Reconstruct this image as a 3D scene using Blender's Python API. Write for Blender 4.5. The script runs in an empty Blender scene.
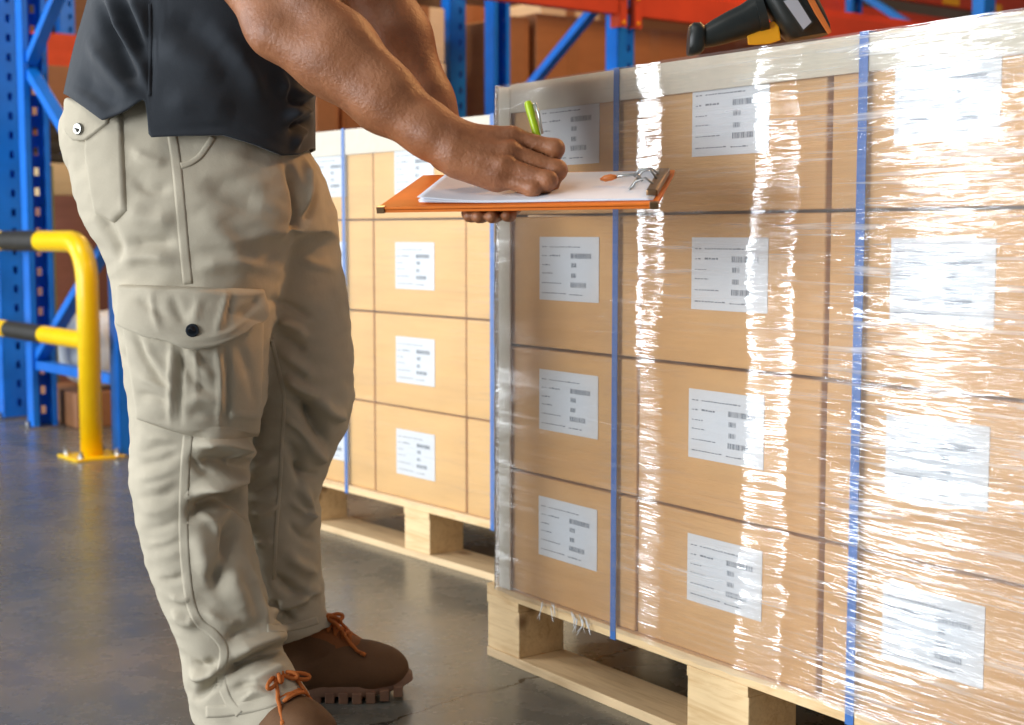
import bpy, bmesh, math, random
import numpy as np
from mathutils import Vector, Matrix, noise
from mathutils.bvhtree import BVHTree

random.seed(7)
SC = bpy.context.scene
COL = SC.collection
R = math.radians
H = 0.74                      # camera height above the floor
PITCH = R(5.2)
F = 50.0 / 36.0 * 1024

# ------------------------------------------------------------------ camera, world, big lights, exposure
cam_d = bpy.data.cameras.new('camera')
cam = bpy.data.objects.new('camera', cam_d)
COL.objects.link(cam)
cam.location = (0, 0, H)
cam.rotation_euler = (R(90) - PITCH, 0, 0)
cam_d.lens = 50
cam_d.sensor_width = 36
cam_d.clip_start = .05
cam_d.dof.use_dof = True
cam_d.dof.focus_distance = 1.92
cam_d.dof.aperture_fstop = 5.6
SC.camera = cam

w = bpy.data.worlds.new('hall_light')
SC.world = w
w.use_nodes = True
w.node_tree.nodes['Background'].inputs[0].default_value = (.88, .93, 1.0, 1)
w.node_tree.nodes['Background'].inputs[1].default_value = .19

def area(name, loc, target, sx, sy, power, col):
    l = bpy.data.lights.new(name, 'AREA')
    l.shape = 'RECTANGLE'
    l.size, l.size_y = sx, sy
    l.energy = power
    l.color = col
    o = bpy.data.objects.new(name, l)
    COL.objects.link(o)
    o.location = loc
    d = Vector(target) - Vector(loc)
    o.rotation_euler = d.to_track_quat('-Z', 'Y').to_euler()
    return o

# daylight from the left through invented openings, placed for the key and film streaks (x = -6.5): each light fills one opening
ADDED_OPENINGS = [(1.80, 2.24, 0.0, 3.0), (4.95, 5.50, 0.0, 3.0), (-1.1, 1.30, 0.0, 3.2), (-4.9, -1.9, 0.0, 3.4)]
SIDE_POWER = [110.0, 70.0, 20.0, 60.0]
for (y0, y1, z0, z1), side_power in zip(ADDED_OPENINGS, SIDE_POWER):
    k = side_power * (y1 - y0) * (z1 - z0)
    area('added_side_light', (-6.47, (y0 + y1) / 2, (z0 + z1) / 2), (0, (y0 + y1) / 2, (z0 + z1) / 2), (y1 - y0), (z1 - z0), k, (.93, .97, 1.0))
# unseen overhead lights added over the aisle and the warm lamps above the racking
area('added_overhead_light', (-2.0, -.8, 4.6), (0, 2.4, .6), 1.2, 1.2, 42, (1.0, .95, .86))  # added to brighten the cartons of the near load
area('added_overhead_light', (-3.4, 3.0, 4.8), (-1.6, 5.2, .6), 1.0, 1.0, 90, (1.0, .97, .92))  # added to lift the barrier and racking at left
area('warm_rack_lamp', (1.6, 5.6, 4.2), (1.0, 6.8, 1.4), .8, .8, 95, (1.0, .55, .2))
area('warm_rack_lamp', (-.9, 8.6, 3.6), (-.4, 7.0, 1.4), .8, .8, 70, (1.0, .55, .2))
area('warm_bounce_light', (2.6, 3.6, 3.4), (-.1, 1.9, 1.0), .5, .5, 85, (1.0, .5, .18))  # added in place of warm bounce on the man's dark side and arms

SC.view_settings.view_transform = 'Standard'
SC.view_settings.look = 'None'
SC.view_settings.gamma = 1
SC.view_settings.use_curve_mapping = False
SC.view_settings.exposure = 0.0

# ------------------------------------------------------------------ pixel helpers (used to read positions off the photo)
CP, SP = math.cos(PITCH), math.sin(PITCH)
def ray(px, py):
    x = (px - 512) / F
    y = -(py - 362.5) / F
    return np.array([x, CP + y * SP, -SP + y * CP])
def at(px, py, Y):
    d = ray(px, py)
    return np.array([0, 0, H]) + d * (Y / d[1])
def flo(px, py, z=0.0):
    d = ray(px, py)
    return np.array([0, 0, H]) + d * ((z - H) / d[2])

# ------------------------------------------------------------------ materials
def srgb(r, g, b):
    f = lambda c: (c / 255 / 12.92) if c / 255 <= .04045 else ((c / 255 + .055) / 1.055) ** 2.4
    return (f(r), f(g), f(b), 1)
class NT:
    def __init__(s, name):
        s.m = bpy.data.materials.new(name)
        s.m.use_nodes = True
        s.t = s.m.node_tree
        s.b = s.t.nodes['Principled BSDF']
        s.out = s.t.nodes['Material Output']
    def n(s, typ, **kw):
        x = s.t.nodes.new(typ)
        for k, v in kw.items():
            if k in x.inputs.keys():
                x.inputs[k].default_value = v
            else:
                setattr(x, k, v)
        return x
    def l(s, a, b):
        s.t.links.new(a, b)
    def coord(s, kind='Object', scale=(1, 1, 1), rot=(0, 0, 0)):
        c = s.n('ShaderNodeTexCoord')
        m = s.n('ShaderNodeMapping')
        m.inputs['Scale'].default_value = scale
        m.inputs['Rotation'].default_value = rot
        s.l(c.outputs[kind], m.inputs[0])
        return m.outputs[0]
    def noise(s, vec, scale, detail=4, rough=.55, dist=0):
        x = s.n('ShaderNodeTexNoise')
        x.inputs['Scale'].default_value = scale
        x.inputs['Detail'].default_value = detail
        x.inputs['Roughness'].default_value = rough
        x.inputs['Distortion'].default_value = dist
        s.l(vec, x.inputs['Vector'])
        return x.outputs['Fac']
    def ramp(s, fac, stops):
        x = s.n('ShaderNodeValToRGB')
        e = x.color_ramp.elements
        while len(e) < len(stops):
            e.new(.5)
        for i, (p, c) in enumerate(stops):
            e[i].position = p
            e[i].color = c if len(c) == 4 else (*c, 1)
        s.l(fac, x.inputs[0])
        return x.outputs[0]
    def math(s, op, a, b=None, c=None, clamp=False):
        x = s.n('ShaderNodeMath')
        x.operation = op
        x.use_clamp = clamp
        for i, v in enumerate((a, b, c)):
            if v is None:
                continue
            if isinstance(v, (int, float)):
                x.inputs[i].default_value = v
            else:
                s.l(v, x.inputs[i])
        return x.outputs[0]
    def mix(s, fac, a, b, typ='MIX'):
        x = s.n('ShaderNodeMixRGB')
        x.blend_type = typ
        for i, v in ((0, fac), (1, a), (2, b)):
            if isinstance(v, (int, float)):
                x.inputs[i].default_value = v
            elif isinstance(v, tuple):
                x.inputs[i].default_value = v
            else:
                s.l(v, x.inputs[i])
        return x.outputs[0]
    def bump(s, h, strength, dist=.002, normal=None):
        x = s.n('ShaderNodeBump')
        x.inputs['Strength'].default_value = strength
        x.inputs['Distance'].default_value = dist
        s.l(h, x.inputs['Height'])
        if normal is not None:
            s.l(normal, x.inputs['Normal'])
        s.l(x.outputs[0], s.b.inputs['Normal'])
        return x.outputs[0]
    def base(s, v):
        if isinstance(v, tuple):
            s.b.inputs['Base Color'].default_value = v
        else:
            s.l(v, s.b.inputs['Base Color'])
def mat_plain(name, c, rough=.5, metal=0.0, var=.12, scale=30, bump=0.0, bdist=.001, spec=.5):
    t = NT(name)
    v = t.coord()
    n = t.noise(v, scale)
    lo = tuple(x * (1 - var) for x in c[:3]) + (1,)
    hi = tuple(min(1, x * (1 + var)) for x in c[:3]) + (1,)
    t.base(t.ramp(n, [(.3, lo), (.7, hi)]))
    t.b.inputs['Roughness'].default_value = rough
    t.b.inputs['Metallic'].default_value = metal
    t.b.inputs['Specular IOR Level'].default_value = spec
    if bump:
        t.bump(n, bump, bdist)
    return t.m

def mat_carton(name, c, var=.10):
    t = NT(name)
    v = t.coord(scale=(1, 1, 6))
    n = t.noise(v, 5, 5)
    v2 = t.coord(scale=(1, 1, 1))
    n2 = t.noise(v2, 140, 2)
    lo = tuple(x * (1 - var) for x in c[:3]) + (1,)
    hi = tuple(min(1, x * (1 + var)) for x in c[:3]) + (1,)
    col = t.ramp(n, [(.25, lo), (.75, hi)])
    t.base(t.mix(t.math('MULTIPLY', n2, .14), col, tuple(x * .6 for x in c[:3]) + (1,)))
    t.b.inputs['Roughness'].default_value = .62
    t.bump(t.noise(t.coord(scale=(1, 1, 3)), 14, 4), .25, .004)
    return t.m

def mat_wood(name, a, b, rough=.65):
    t = NT(name)
    v = t.coord(scale=(1.5, 14, 14))
    n = t.noise(v, 3, 5, .6, 1.2)
    n2 = t.noise(t.coord(scale=(4, 60, 60)), 3, 3)
    f = t.math('ADD', t.math('MULTIPLY', n, .7), t.math('MULTIPLY', n2, .3))
    col = t.ramp(f, [(.28, b), (.5, a), (.75, tuple(min(1, x * 1.12) for x in a[:3]) + (1,))])
    vo = t.n('ShaderNodeTexVoronoi')
    vo.inputs['Scale'].default_value = 1.0
    t.l(t.coord(scale=(5.5, 11, 11)), vo.inputs['Vector'])
    kn = t.ramp(vo.outputs['Distance'], [(.10, (1,) * 3), (.20, (0,) * 3)])
    t.base(t.mix(t.math('MULTIPLY', kn, .7), col, srgb(122, 76, 42)))
    t.b.inputs['Roughness'].default_value = rough
    t.bump(n2, .3, .002)
    return t.m

def mat_fabric(name, c, rough=.85, var=.08, weave=900, bs=.25, sheen=.0):
    t = NT(name)
    v = t.coord()
    n = t.noise(v, 18, 5)
    nf = t.noise(v, weave, 2)
    nm = t.noise(v, 70, 4, .6)
    lo = tuple(x * (1 - var) for x in c[:3]) + (1,)
    hi = tuple(min(1, x * (1 + var)) for x in c[:3]) + (1,)
    t.base(t.ramp(t.math('ADD', t.math('MULTIPLY', n, .6), t.math('MULTIPLY', nf, .4)), [(.3, lo), (.7, hi)]))
    t.b.inputs['Roughness'].default_value = rough
    t.b.inputs['Specular IOR Level'].default_value = .25
    t.b.inputs['Sheen Weight'].default_value = sheen
    t.bump(t.math('ADD', t.math('MULTIPLY', nf, .25), t.math('MULTIPLY', nm, 1.0)), bs, .003)
    return t.m

M = {}
M['carton'] = mat_carton('kraft_cardboard', srgb(224, 180, 112))
M['carton_shaded'] = mat_carton('kraft_cardboard_shaded', srgb(212, 166, 106))  # kraft darkened in the colour, as in weaker light than the far load
M['carton_dark'] = mat_carton('brown_cardboard', srgb(150, 102, 66))
M['carton_red'] = mat_carton('red_brown_cardboard', srgb(132, 88, 74))
M['carton_pale'] = mat_carton('pale_cardboard', srgb(206, 190, 164))
M['wood'] = mat_wood('pine_board', srgb(236, 206, 158), srgb(206, 166, 112))
M['wood_grey'] = mat_wood('worn_board', srgb(196, 178, 150), srgb(150, 132, 106))
M['wood_mid'] = mat_wood('weathered_pine', srgb(222, 194, 152), srgb(184, 150, 106))
M['paperboard'] = mat_plain('white_edge_board', srgb(214, 207, 190), .7, var=.05, scale=60)
M['edge_hazed'] = mat_plain('hazed_edge_board', srgb(206, 198, 180), .7, var=.05, scale=60)  # white board greyed in its colour for the haze of the film over it
M['label'] = mat_plain('label_paper', srgb(216, 220, 224), .55, var=.02, scale=20)
M['ink'] = mat_plain('grey_print', srgb(120, 128, 138), .6, var=.15, scale=300)
M['strap'] = mat_plain('blue_strap', srgb(58, 110, 182), .38, var=.08, scale=90)
M['tape'] = mat_plain('packing_tape', srgb(212, 178, 128), .25, var=.04, scale=20)
M['tape_brown'] = mat_plain('brown_tape', srgb(150, 106, 70), .3, var=.05, scale=20)
M['blue'] = mat_plain('blue_rack_paint', srgb(8, 116, 224), .38, var=.12, scale=8)
M['orange'] = mat_plain('orange_beam_paint', srgb(196, 66, 30), .45, var=.12, scale=5)
M['steel'] = mat_plain('zinc_steel', srgb(170, 172, 172), .35, 1.0, var=.1, scale=80)
M['yellow'] = mat_plain('yellow_barrier_paint', srgb(255, 206, 4), .32, var=.05, scale=12)
M['black'] = mat_plain('black_band', srgb(44, 44, 42), .5, var=.2, scale=60)
M['yellow_label'] = mat_plain('yellow_load_label', srgb(240, 176, 20), .5, var=.05)
M['white_wrap'] = mat_plain('white_wrapping', srgb(214, 220, 224), .4, var=.06, scale=14, bump=.6, bdist=.02)
M['dark_crate'] = mat_plain('dark_plastic', srgb(42, 44, 40), .5, var=.2)
M['cream'] = mat_carton('cream_cardboard', srgb(206, 180, 134))
M['green'] = mat_plain('green_post_paint', srgb(120, 148, 112), .5, var=.08)
M['board'] = mat_plain('orange_clipboard', srgb(228, 118, 22), .6, var=.06, scale=40)
M['paper'] = mat_plain('white_paper', srgb(226, 230, 240), .7, var=.025, scale=30)
M['lime'] = mat_plain('lime_plastic', srgb(176, 208, 20), .3, var=.04)
M['clearclip'] = mat_plain('silver_clip', srgb(196, 200, 196), .25, .6, var=.05)
M['bronze'] = mat_plain('dull_brass', srgb(140, 112, 84), .35, 1.0, var=.15, scale=60)
M['rubber'] = mat_plain('black_rubber', srgb(30, 36, 36), .42, var=.15, scale=80)
M['screen'] = mat_plain('grey_panel', srgb(172, 176, 186), .4, var=.03)
M['copper'] = mat_plain('orange_trim', srgb(206, 116, 52), .4, var=.08)
M['trigger'] = mat_plain('amber_trigger', srgb(238, 168, 30), .35, var=.05)
M['wall'] = mat_plain('hall_wall_paint', srgb(118, 104, 92), .8, var=.06, scale=2)
M['trouser'] = mat_fabric('khaki_cotton', srgb(184, 176, 158), .9, .07)
M['shirt'] = mat_fabric('charcoal_knit', srgb(50, 55, 62), .8, .1, 700, .2, .15)
M['leather'] = mat_fabric('brown_nubuck', srgb(106, 76, 52), .72, .16, 500, .3)
M['leather_pale'] = mat_fabric('tan_nubuck', srgb(138, 84, 46), .72, .16, 500, .3)
M['sole'] = mat_plain('rubber_sole', srgb(138, 104, 84), .6, var=.12, scale=40)
M['lace'] = mat_fabric('rust_lace', srgb(186, 106, 52), .8, .2, 900, .5)
M['button'] = mat_plain('dark_button', srgb(38, 44, 52), .2, .3, var=.1)
M['steelbtn'] = mat_plain('steel_button', srgb(150, 150, 146), .2, 1.0, var=.1)
M['hair'] = mat_fabric('black_hair', srgb(24, 20, 18), .5, .2, 300, .6)
M['eye'] = mat_plain('eye_white', srgb(230, 226, 220), .2)

def mat_skin():
    t = NT('brown_skin')
    v = t.coord()
    n = t.noise(v, 24, 5)
    n2 = t.noise(v, 260, 4, .6)
    t.base(t.ramp(n, [(.25, srgb(126, 76, 46)), (.75, srgb(168, 110, 72))]))
    t.b.inputs['Roughness'].default_value = .47
    t.b.inputs['Subsurface Weight'].default_value = .08
    t.b.inputs['Subsurface Radius'].default_value = (.012, .005, .003)
    t.b.inputs['Subsurface Scale'].default_value = .5
    t.bump(t.math('ADD', t.math('MULTIPLY', n2, .6), t.noise(v, 70, 4, .6)), .38, .004)
    return t.m
M['skin'] = mat_skin()

def mat_floor():
    t = NT('polished_concrete')
    v = t.coord()
    n = t.noise(v, 1.3, 8, .62, .4)
    n2 = t.noise(v, 11, 6, .65)
    n3 = t.noise(v, 150, 3)
    f = t.math('ADD', t.math('MULTIPLY', n, .6), t.math('ADD', t.math('MULTIPLY', n2, .28), t.math('MULTIPLY', n3, .12)))
    col = t.ramp(f, [(.34, srgb(82, 85, 82)), (.52, srgb(106, 106, 100)), (.68, srgb(132, 126, 116))])
    # a crack: distance to a wavy line through the floor
    sx = t.n('ShaderNodeSeparateXYZ')
    t.l(v, sx.inputs[0])
    a, b = flo(385, 722), flo(560, 670)
    d = (b - a) / np.linalg.norm(b - a)
    nx, ny = -d[1], d[0]
    dist = t.math('ADD', t.math('MULTIPLY', sx.outputs[0], float(nx)), t.math('MULTIPLY', sx.outputs[1], float(ny)))
    dist = t.math('SUBTRACT', dist, float(nx * a[0] + ny * a[1]))
    wob = t.math('MULTIPLY', t.math('SUBTRACT', t.noise(v, 9, 5, .6), .5), .085)
    cr = t.math('LESS_THAN', t.math('ABSOLUTE', t.math('ADD', dist, wob)),  .0030)
    cut = t.math('GREATER_THAN', t.math('ADD', t.math('MULTIPLY', sx.outputs[0], float(d[0])), t.math('MULTIPLY', sx.outputs[1], float(d[1]))), float(d[0] * a[0] + d[1] * a[1] - .12))
    cr = t.math('MULTIPLY', cr, cut)
    col = t.mix(cr, col, srgb(30, 29, 27))
    t.base(col)
    t.l(t.ramp(n2, [(.3, (.22,) * 3), (.75, (.33,) * 3)]), t.b.inputs['Roughness'])
    t.b.inputs['Specular IOR Level'].default_value = .7
    t.bump(t.math('ADD', t.math('MULTIPLY', n2, .6), n3), .06, .002)
    return t.m
M['floor'] = mat_floor()

def mat_film(amount, haze, rough=.08, gloss=2.2):
    """Clear stretch film: transparent sheet with a fresnel gloss, fine level wrinkles and milky stretch marks."""
    t = NT('stretch_film')
    t.t.nodes.remove(t.b)
    u = t.coord('UV')
    # wrinkles: long in the wrap direction, fine across it
    def wr(su, sv, sc, det, rot=0):
        c = t.n('ShaderNodeTexCoord')
        m = t.n('ShaderNodeMapping')
        m.inputs['Scale'].default_value = (su, sv, 1)
        m.inputs['Rotation'].default_value = (0, 0, rot)
        t.l(c.outputs['UV'], m.inputs[0])
        return t.noise(m.outputs[0], sc, det, .6, .3)
    fine = wr(5, 110, 1, 3, R(2))
    mid = wr(2.2, 30, 1, 4, R(-3))
    big = wr(2.0, 3.0, 1, 3)
    h = t.math('ADD', t.math('MULTIPLY', fine, .55), t.math('MULTIPLY', mid, 1.0))
    sx = t.n('ShaderNodeSeparateXYZ')
    t.l(u, sx.inputs[0])
    # looser, more wrinkled film away from the start of the wrap
    loose = t.ramp(sx.outputs[0], [(.22, (.18,) * 3), (.36, (.75,) * 3), (.62, (.6,) * 3), (.8, (1,) * 3)])
    bm = t.n('ShaderNodeBump')
    bm.inputs['Distance'].default_value = .012
    t.l(t.math('MULTIPLY', loose, amount), bm.inputs['Strength'])
    t.l(h, bm.inputs['Height'])
    gl = t.n('ShaderNodeBsdfGlossy')
    gl.inputs['Roughness'].default_value = rough
    gl.inputs['Color'].default_value = (.95, .97, 1, 1)
    t.l(bm.outputs[0], gl.inputs['Normal'])
    tr = t.n('ShaderNodeBsdfTransparent')
    tr.inputs['Color'].default_value = (.97, .975, .98, 1)
    fr = t.n('ShaderNodeFresnel')
    fr.inputs['IOR'].default_value = 1.5
    t.l(bm.outputs[0], fr.inputs['Normal'])
    m1 = t.n('ShaderNodeMixShader')
    t.l(t.math('MULTIPLY', fr.outputs[0], gloss, clamp=True), m1.inputs[0])
    t.l(tr.outputs[0], m1.inputs[1])
    t.l(gl.outputs[0], m1.inputs[2])
    # milky stretch marks
    df = t.n('ShaderNodeBsdfDiffuse')
    df.inputs['Color'].default_value = (.9, .92, .95, 1)
    tl = t.n('ShaderNodeBsdfTranslucent')
    tl.inputs['Color'].default_value = (.9, .92, .95, 1)
    md = t.n('ShaderNodeMixShader')
    md.inputs[0].default_value = .4
    t.l(df.outputs[0], md.inputs[1])
    t.l(tl.outputs[0], md.inputs[2])
    marks = t.math('MULTIPLY', t.ramp(fine, [(.52, (0,) * 3), (.72, (1,) * 3)]), t.ramp(t.math('MULTIPLY', loose, big), [(.2, (0,) * 3), (.55, (1,) * 3)]))
    m2 = t.n('ShaderNodeMixShader')
    veil = t.math('ADD', t.math('MULTIPLY', t.math('MULTIPLY', loose, big), haze * .28), .05)
    t.l(t.math('ADD', t.math('MULTIPLY', marks, haze), veil, clamp=True), m2.inputs[0])
    t.l(m1.outputs[0], m2.inputs[1])
    t.l(md.outputs[0], m2.inputs[2])
    t.l(m2.outputs[0], t.out.inputs[0])
    return t.m
M['film'] = mat_film(.6, .52, .085, 2.0)
M['film_tight'] = mat_film(.25, .12, .42, .5)

# ------------------------------------------------------------------ mesh helpers
class MB:
    def __init__(s):
        s.v = []
        s.f = []
        s.mi = []
        s.cur = 0
    def add(s, v, f):
        o = len(s.v)
        s.v += [tuple(map(float, p)) for p in v]
        s.f += [tuple(i + o for i in q) for q in f]
        s.mi += [s.cur] * len(f)
        return s
    def box(s, x0, x1, y0, y1, z0, z1):
        v = [(x, y, z) for z in (z0, z1) for y in (y0, y1) for x in (x0, x1)]
        return s.add(v, [(0, 2, 3, 1), (4, 5, 7, 6), (0, 1, 5, 4), (2, 6, 7, 3), (0, 4, 6, 2), (1, 3, 7, 5)])
    def obox(s, p, q, wid, thk, up=(0, 0, 1)):
        """bar from p to q, wid across, thk along up"""
        p, q, up = Vector(p), Vector(q), Vector(up)
        d = (q - p).normalized()
        a = d.cross(up).normalized()
        u = a.cross(d).normalized()
        v = []
        for c in (p, q):
            for (i, j) in ((-1, -1), (1, -1), (1, 1), (-1, 1)):
                v.append(c + a * (i * wid / 2) + u * (j * thk / 2))
        return s.add(v, [(0, 1, 2, 3), (7, 6, 5, 4), (0, 4, 5, 1), (1, 5, 6, 2), (2, 6, 7, 3), (3, 7, 4, 0)])
    def tube(s, pts, rad, n=12, cap=True):
        pts = [Vector(p) for p in pts]
        if isinstance(rad, (int, float)):
            rad = [rad] * len(pts)
        prev = None
        rings = []
        for i, p in enumerate(pts):
            if i == 0:
                d = pts[1] - p
            elif i == len(pts) - 1:
                d = p - pts[i - 1]
            else:
                d = (pts[i + 1] - p).normalized() + (p - pts[i - 1]).normalized()
            d.normalize()
            if prev is None:
                a = d.orthogonal().normalized()
            else:
                a = (prev - d * prev.dot(d)).normalized()
            prev = a
            b = d.cross(a)
            rings.append([p + a * (math.cos(2 * math.pi * k / n) * rad[i]) + b * (math.sin(2 * math.pi * k / n) * rad[i]) for k in range(n)])
        v = [q for r_ in rings for q in r_]
        f = []
        for i in range(len(pts) - 1):
            for k in range(n):
                f.append((i * n + k, i * n + (k + 1) % n, (i + 1) * n + (k + 1) % n, (i + 1) * n + k))
        if cap:
            f.append(tuple(reversed(range(n))))
            f.append(tuple((len(pts) - 1) * n + k for k in range(n)))
        return s.add(v, f)
    def prism(s, pts2, z0, z1, fn=lambda x, y, z: (x, y, z)):
        n = len(pts2)
        v = [fn(x, y, z0) for x, y in pts2] + [fn(x, y, z1) for x, y in pts2]
        f = [tuple(reversed(range(n))), tuple(range(n, 2 * n))]
        for k in range(n):
            f.append((k, (k + 1) % n, n + (k + 1) % n, n + k))
        return s.add(v, f)
    def build(s, name, mats, parent=None, smooth=False, bevel=0, seg=2, origin=None, auto=None):
        if not isinstance(mats, (list, tuple)):
            mats = [mats]
        me = bpy.data.meshes.new(name)
        v = s.v
        if origin is None and parent is None:
            lo = np.min(np.array(v), 0)
            hi = np.max(np.array(v), 0)
            origin = ((lo[0] + hi[0]) / 2, (lo[1] + hi[1]) / 2, lo[2])
        if origin is not None:
            v = [(p[0] - origin[0], p[1] - origin[1], p[2] - origin[2]) for p in v]
        me.from_pydata(v, [], s.f)
        for m in mats:
            me.materials.append(m)
        if len(mats) > 1:
            me.polygons.foreach_set('material_index', s.mi)
        bm = bmesh.new()
        bm.from_mesh(me)
        bmesh.ops.recalc_face_normals(bm, faces=bm.faces)
        if bevel:
            bmesh.ops.bevel(bm, geom=[e for e in bm.edges if len(e.link_faces) == 2 and e.calc_face_angle(0) > .5], offset=bevel, segments=seg, profile=.6, affect='EDGES', clamp_overlap=True)
        if smooth:
            for f in bm.faces:
                f.smooth = True
        if auto:
            for f in bm.faces:
                f.smooth = True
            for e in bm.edges:
                if len(e.link_faces) == 2 and e.calc_face_angle(0) > auto:
                    e.smooth = False
        bm.to_mesh(me)
        bm.free()
        o = bpy.data.objects.new(name, me)
        COL.objects.link(o)
        if parent is not None:
            o.parent = parent
        elif origin is not None:
            o.location = origin
        return o
def tag(o, label=None, cat=None, group=None, kind=None):
    if label: o['label'] = label
    if cat: o['category'] = cat
    if group: o['group'] = group
    if kind: o['kind'] = kind
    return o
def empty(name, loc, rz=0.0):
    o = bpy.data.objects.new(name, None)
    COL.objects.link(o)
    o.empty_display_size = .05
    o.location = loc
    o.rotation_euler = (0, 0, rz)
    return o
def copy_tree(o, parent=None):
    c = o.copy()
    COL.objects.link(c)
    if parent is not None:
        c.parent = parent
    for ch in list(o.children):
        copy_tree(ch, c)
    return c

# ------------------------------------------------------------------ the hall
fl = MB().box(-6.6, 18, -6, 13, -.1, 0).build('floor', M['floor'], origin=(0, 0, 0))
tag(fl, kind='structure')
wb = MB().box(-6.6, 18, 13, 13.2, 0, 7).build('wall_back', M['wall'])
tag(wb, kind='structure')
wl = MB()
ys = sorted([(a, b, z1) for a, b, z0, z1 in ADDED_OPENINGS])
yy = -6.0
for a, b, z1 in ys:
    wl.box(-6.7, -6.5, yy, a, 0, 5.2)
    wl.box(-6.7, -6.5, a, b, z1, 5.2)
    yy = b
wl.box(-6.7, -6.5, yy, 13.0, 0, 5.2)
wlo = wl.build('wall_left', M['wall'])
tag(wlo, kind='structure')

# ------------------------------------------------------------------ cartons, pallets
def label_mesh(w, h, seed):
    """white shipping label: text lines, two barcodes; lies in the x-z plane facing -y"""
    r = random.Random(seed)
    m = MB()
    m.box(0, w, 0, .0006, 0, h)
    m.cur = 1
    e = -.0003
    def q(x0, x1, z0, z1):
        m.add([(x0 * w, e, z0 * h), (x1 * w, e, z0 * h), (x1 * w, e, z1 * h), (x0 * w, e, z1 * h)], [(0, 1, 2, 3)])
    def line(x0, x1, z, hh=.018):
        x = x0
        while x < x1:
            l = r.uniform(.02, .05)
            q(x, min(x + l, x1), z, z + hh * r.uniform(.7, 1.1))
            x += l + r.uniform(.008, .016)
    def bars(x0, x1, z0, z1):
        x = x0
        while x < x1:
            l = r.choice((.005, .005, .009, .013))
            q(x, x + l, z0, z1)
            x += l + r.choice((.005, .007, .01))
    line(.05, .14, .835); line(.18, .70, .835)
    line(.05, .13, .695); line(.18, .36, .695, .026)
    line(.05, .2, .55)
    line(.05, .24, .42)
    line(.05, .38, .265)
    line(.05, .46, .105); line(.52, .74, .095)
    bars(.54, .88, .665, .745)
    for (x0, z0) in ((.55, .525), (.55, .365)):
        bars(x0, x0 + .09, z0, z0 + .07)
    bars(.54, .80, .215, .295)
    return m
def carton_root(w, d, h, mat, name='carton'):
    """one carton with its origin at the bottom, front left corner; front face looks to -y"""
    m = MB()
    m.box(0, w, 0, d, 0, h)
    return m.build(name, mat, bevel=.004, seg=3, origin=(0, 0, 0), auto=.8)
def carton_with_parts(w, d, h, lx, lz, lw, lh, seed, mat):
    c = carton_root(w, d, h, mat)
    lm = label_mesh(lw, lh, seed)
    lo = lm.build('shipping_label', [M['label'], M['ink']], c)
    lo.location = (lx, -.0012, lz)
    return c
def pallet(name, loc, rz, L, D, label, blocks, worn):
    p = empty(name, loc, rz)
    tag(p, label, 'pallet', 'wooden pallets')
    zb, zk, zs, zd = .016, .096, .112, .130
    bw = .1
    for y in (0, D / 2 - bw / 2, D - bw):
        o = MB().box(0, L, y, y + bw, 0, zb).build('bottom_board', M['wood_mid'], p, bevel=.0015)
    for x0, x1 in blocks:
        for y in (0, D / 2 - bw / 2, D - bw):
            MB().box(x0, x1, y + .002, y + bw - .002, zb, zk).build('block', M['wood'], p, bevel=.002)
        MB().box(x0, x1, 0, D, zk, zs).build('stringer_board', M['wood'], p, bevel=.0015)
    n = 7
    bd = D / n - .012
    for i in range(n):
        y = i * (D - bd) / (n - 1)
        MB().box(0, L, y, y + bd, zs, zd).build('deck_board', M['wood'], p, bevel=.0015)
    return p

A = R(35.5)
C0 = flo(487, 655)
RZ = A - R(90)
PL, PD = 1.17, .8
pal = pallet('pallet', (C0[0], C0[1], 0), RZ, PL, PD, 'pine pallet under the tall film-wrapped load nearest the camera', [(0, .094), (.515, .64), (1.07, 1.17)], False)
e_ = np.array([math.sin(A), -math.cos(A), 0])
n_ = np.array([math.cos(A), math.sin(A), 0])   # away from the camera
def pf(t, y, z, C=None, a=A):
    C = C0 if C is None else C
    return np.array([C[0], C[1], 0]) + np.array([math.sin(a), -math.cos(a), 0]) * t + np.array([math.cos(a), math.sin(a), 0]) * y + np.array([0, 0, z])
ROWZ = [.1305, .341, .553, .7705]
RH = [.2065, .208, .2135, .2095]
ROWN = ['bottom', 'second', 'third', 'top']
COLS = [(.045, .388), (.395, .757), (.764, 1.128)]
# label rectangles per column: x offset, width and per row z offset
LBL = [(.098, .154), (.112, .150), (.100, .150)]
COLN = ['left column by white corner board', 'middle column', 'right column behind cloudy film']
DEP = .76
for ci, (t0, t1) in enumerate(COLS):
    w_ = t1 - t0
    proto = None
    for ri in range(4):
        h_ = RH[ri]
        lh = .099
        if proto is None:
            proto = carton_with_parts(w_, DEP, h_, LBL[ci][0], .076, LBL[ci][1], lh, 10 + ci, M['carton_shaded'])
            c = proto
        else:
            c = copy_tree(proto)
            c.scale = (1, 1, h_ / RH[0])
        jit = random.uniform(-.0015, .0015)
        p = pf(t0 + jit, .008 + random.uniform(0, .002), ROWZ[ri])
        c.location = p
        c.rotation_euler = (0, 0, RZ)
        tag(c, 'tan labelled carton, %s row, %s of the near load' % (ROWN[ri], COLN[ci]), 'carton', 'cartons on the near pallet')
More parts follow.
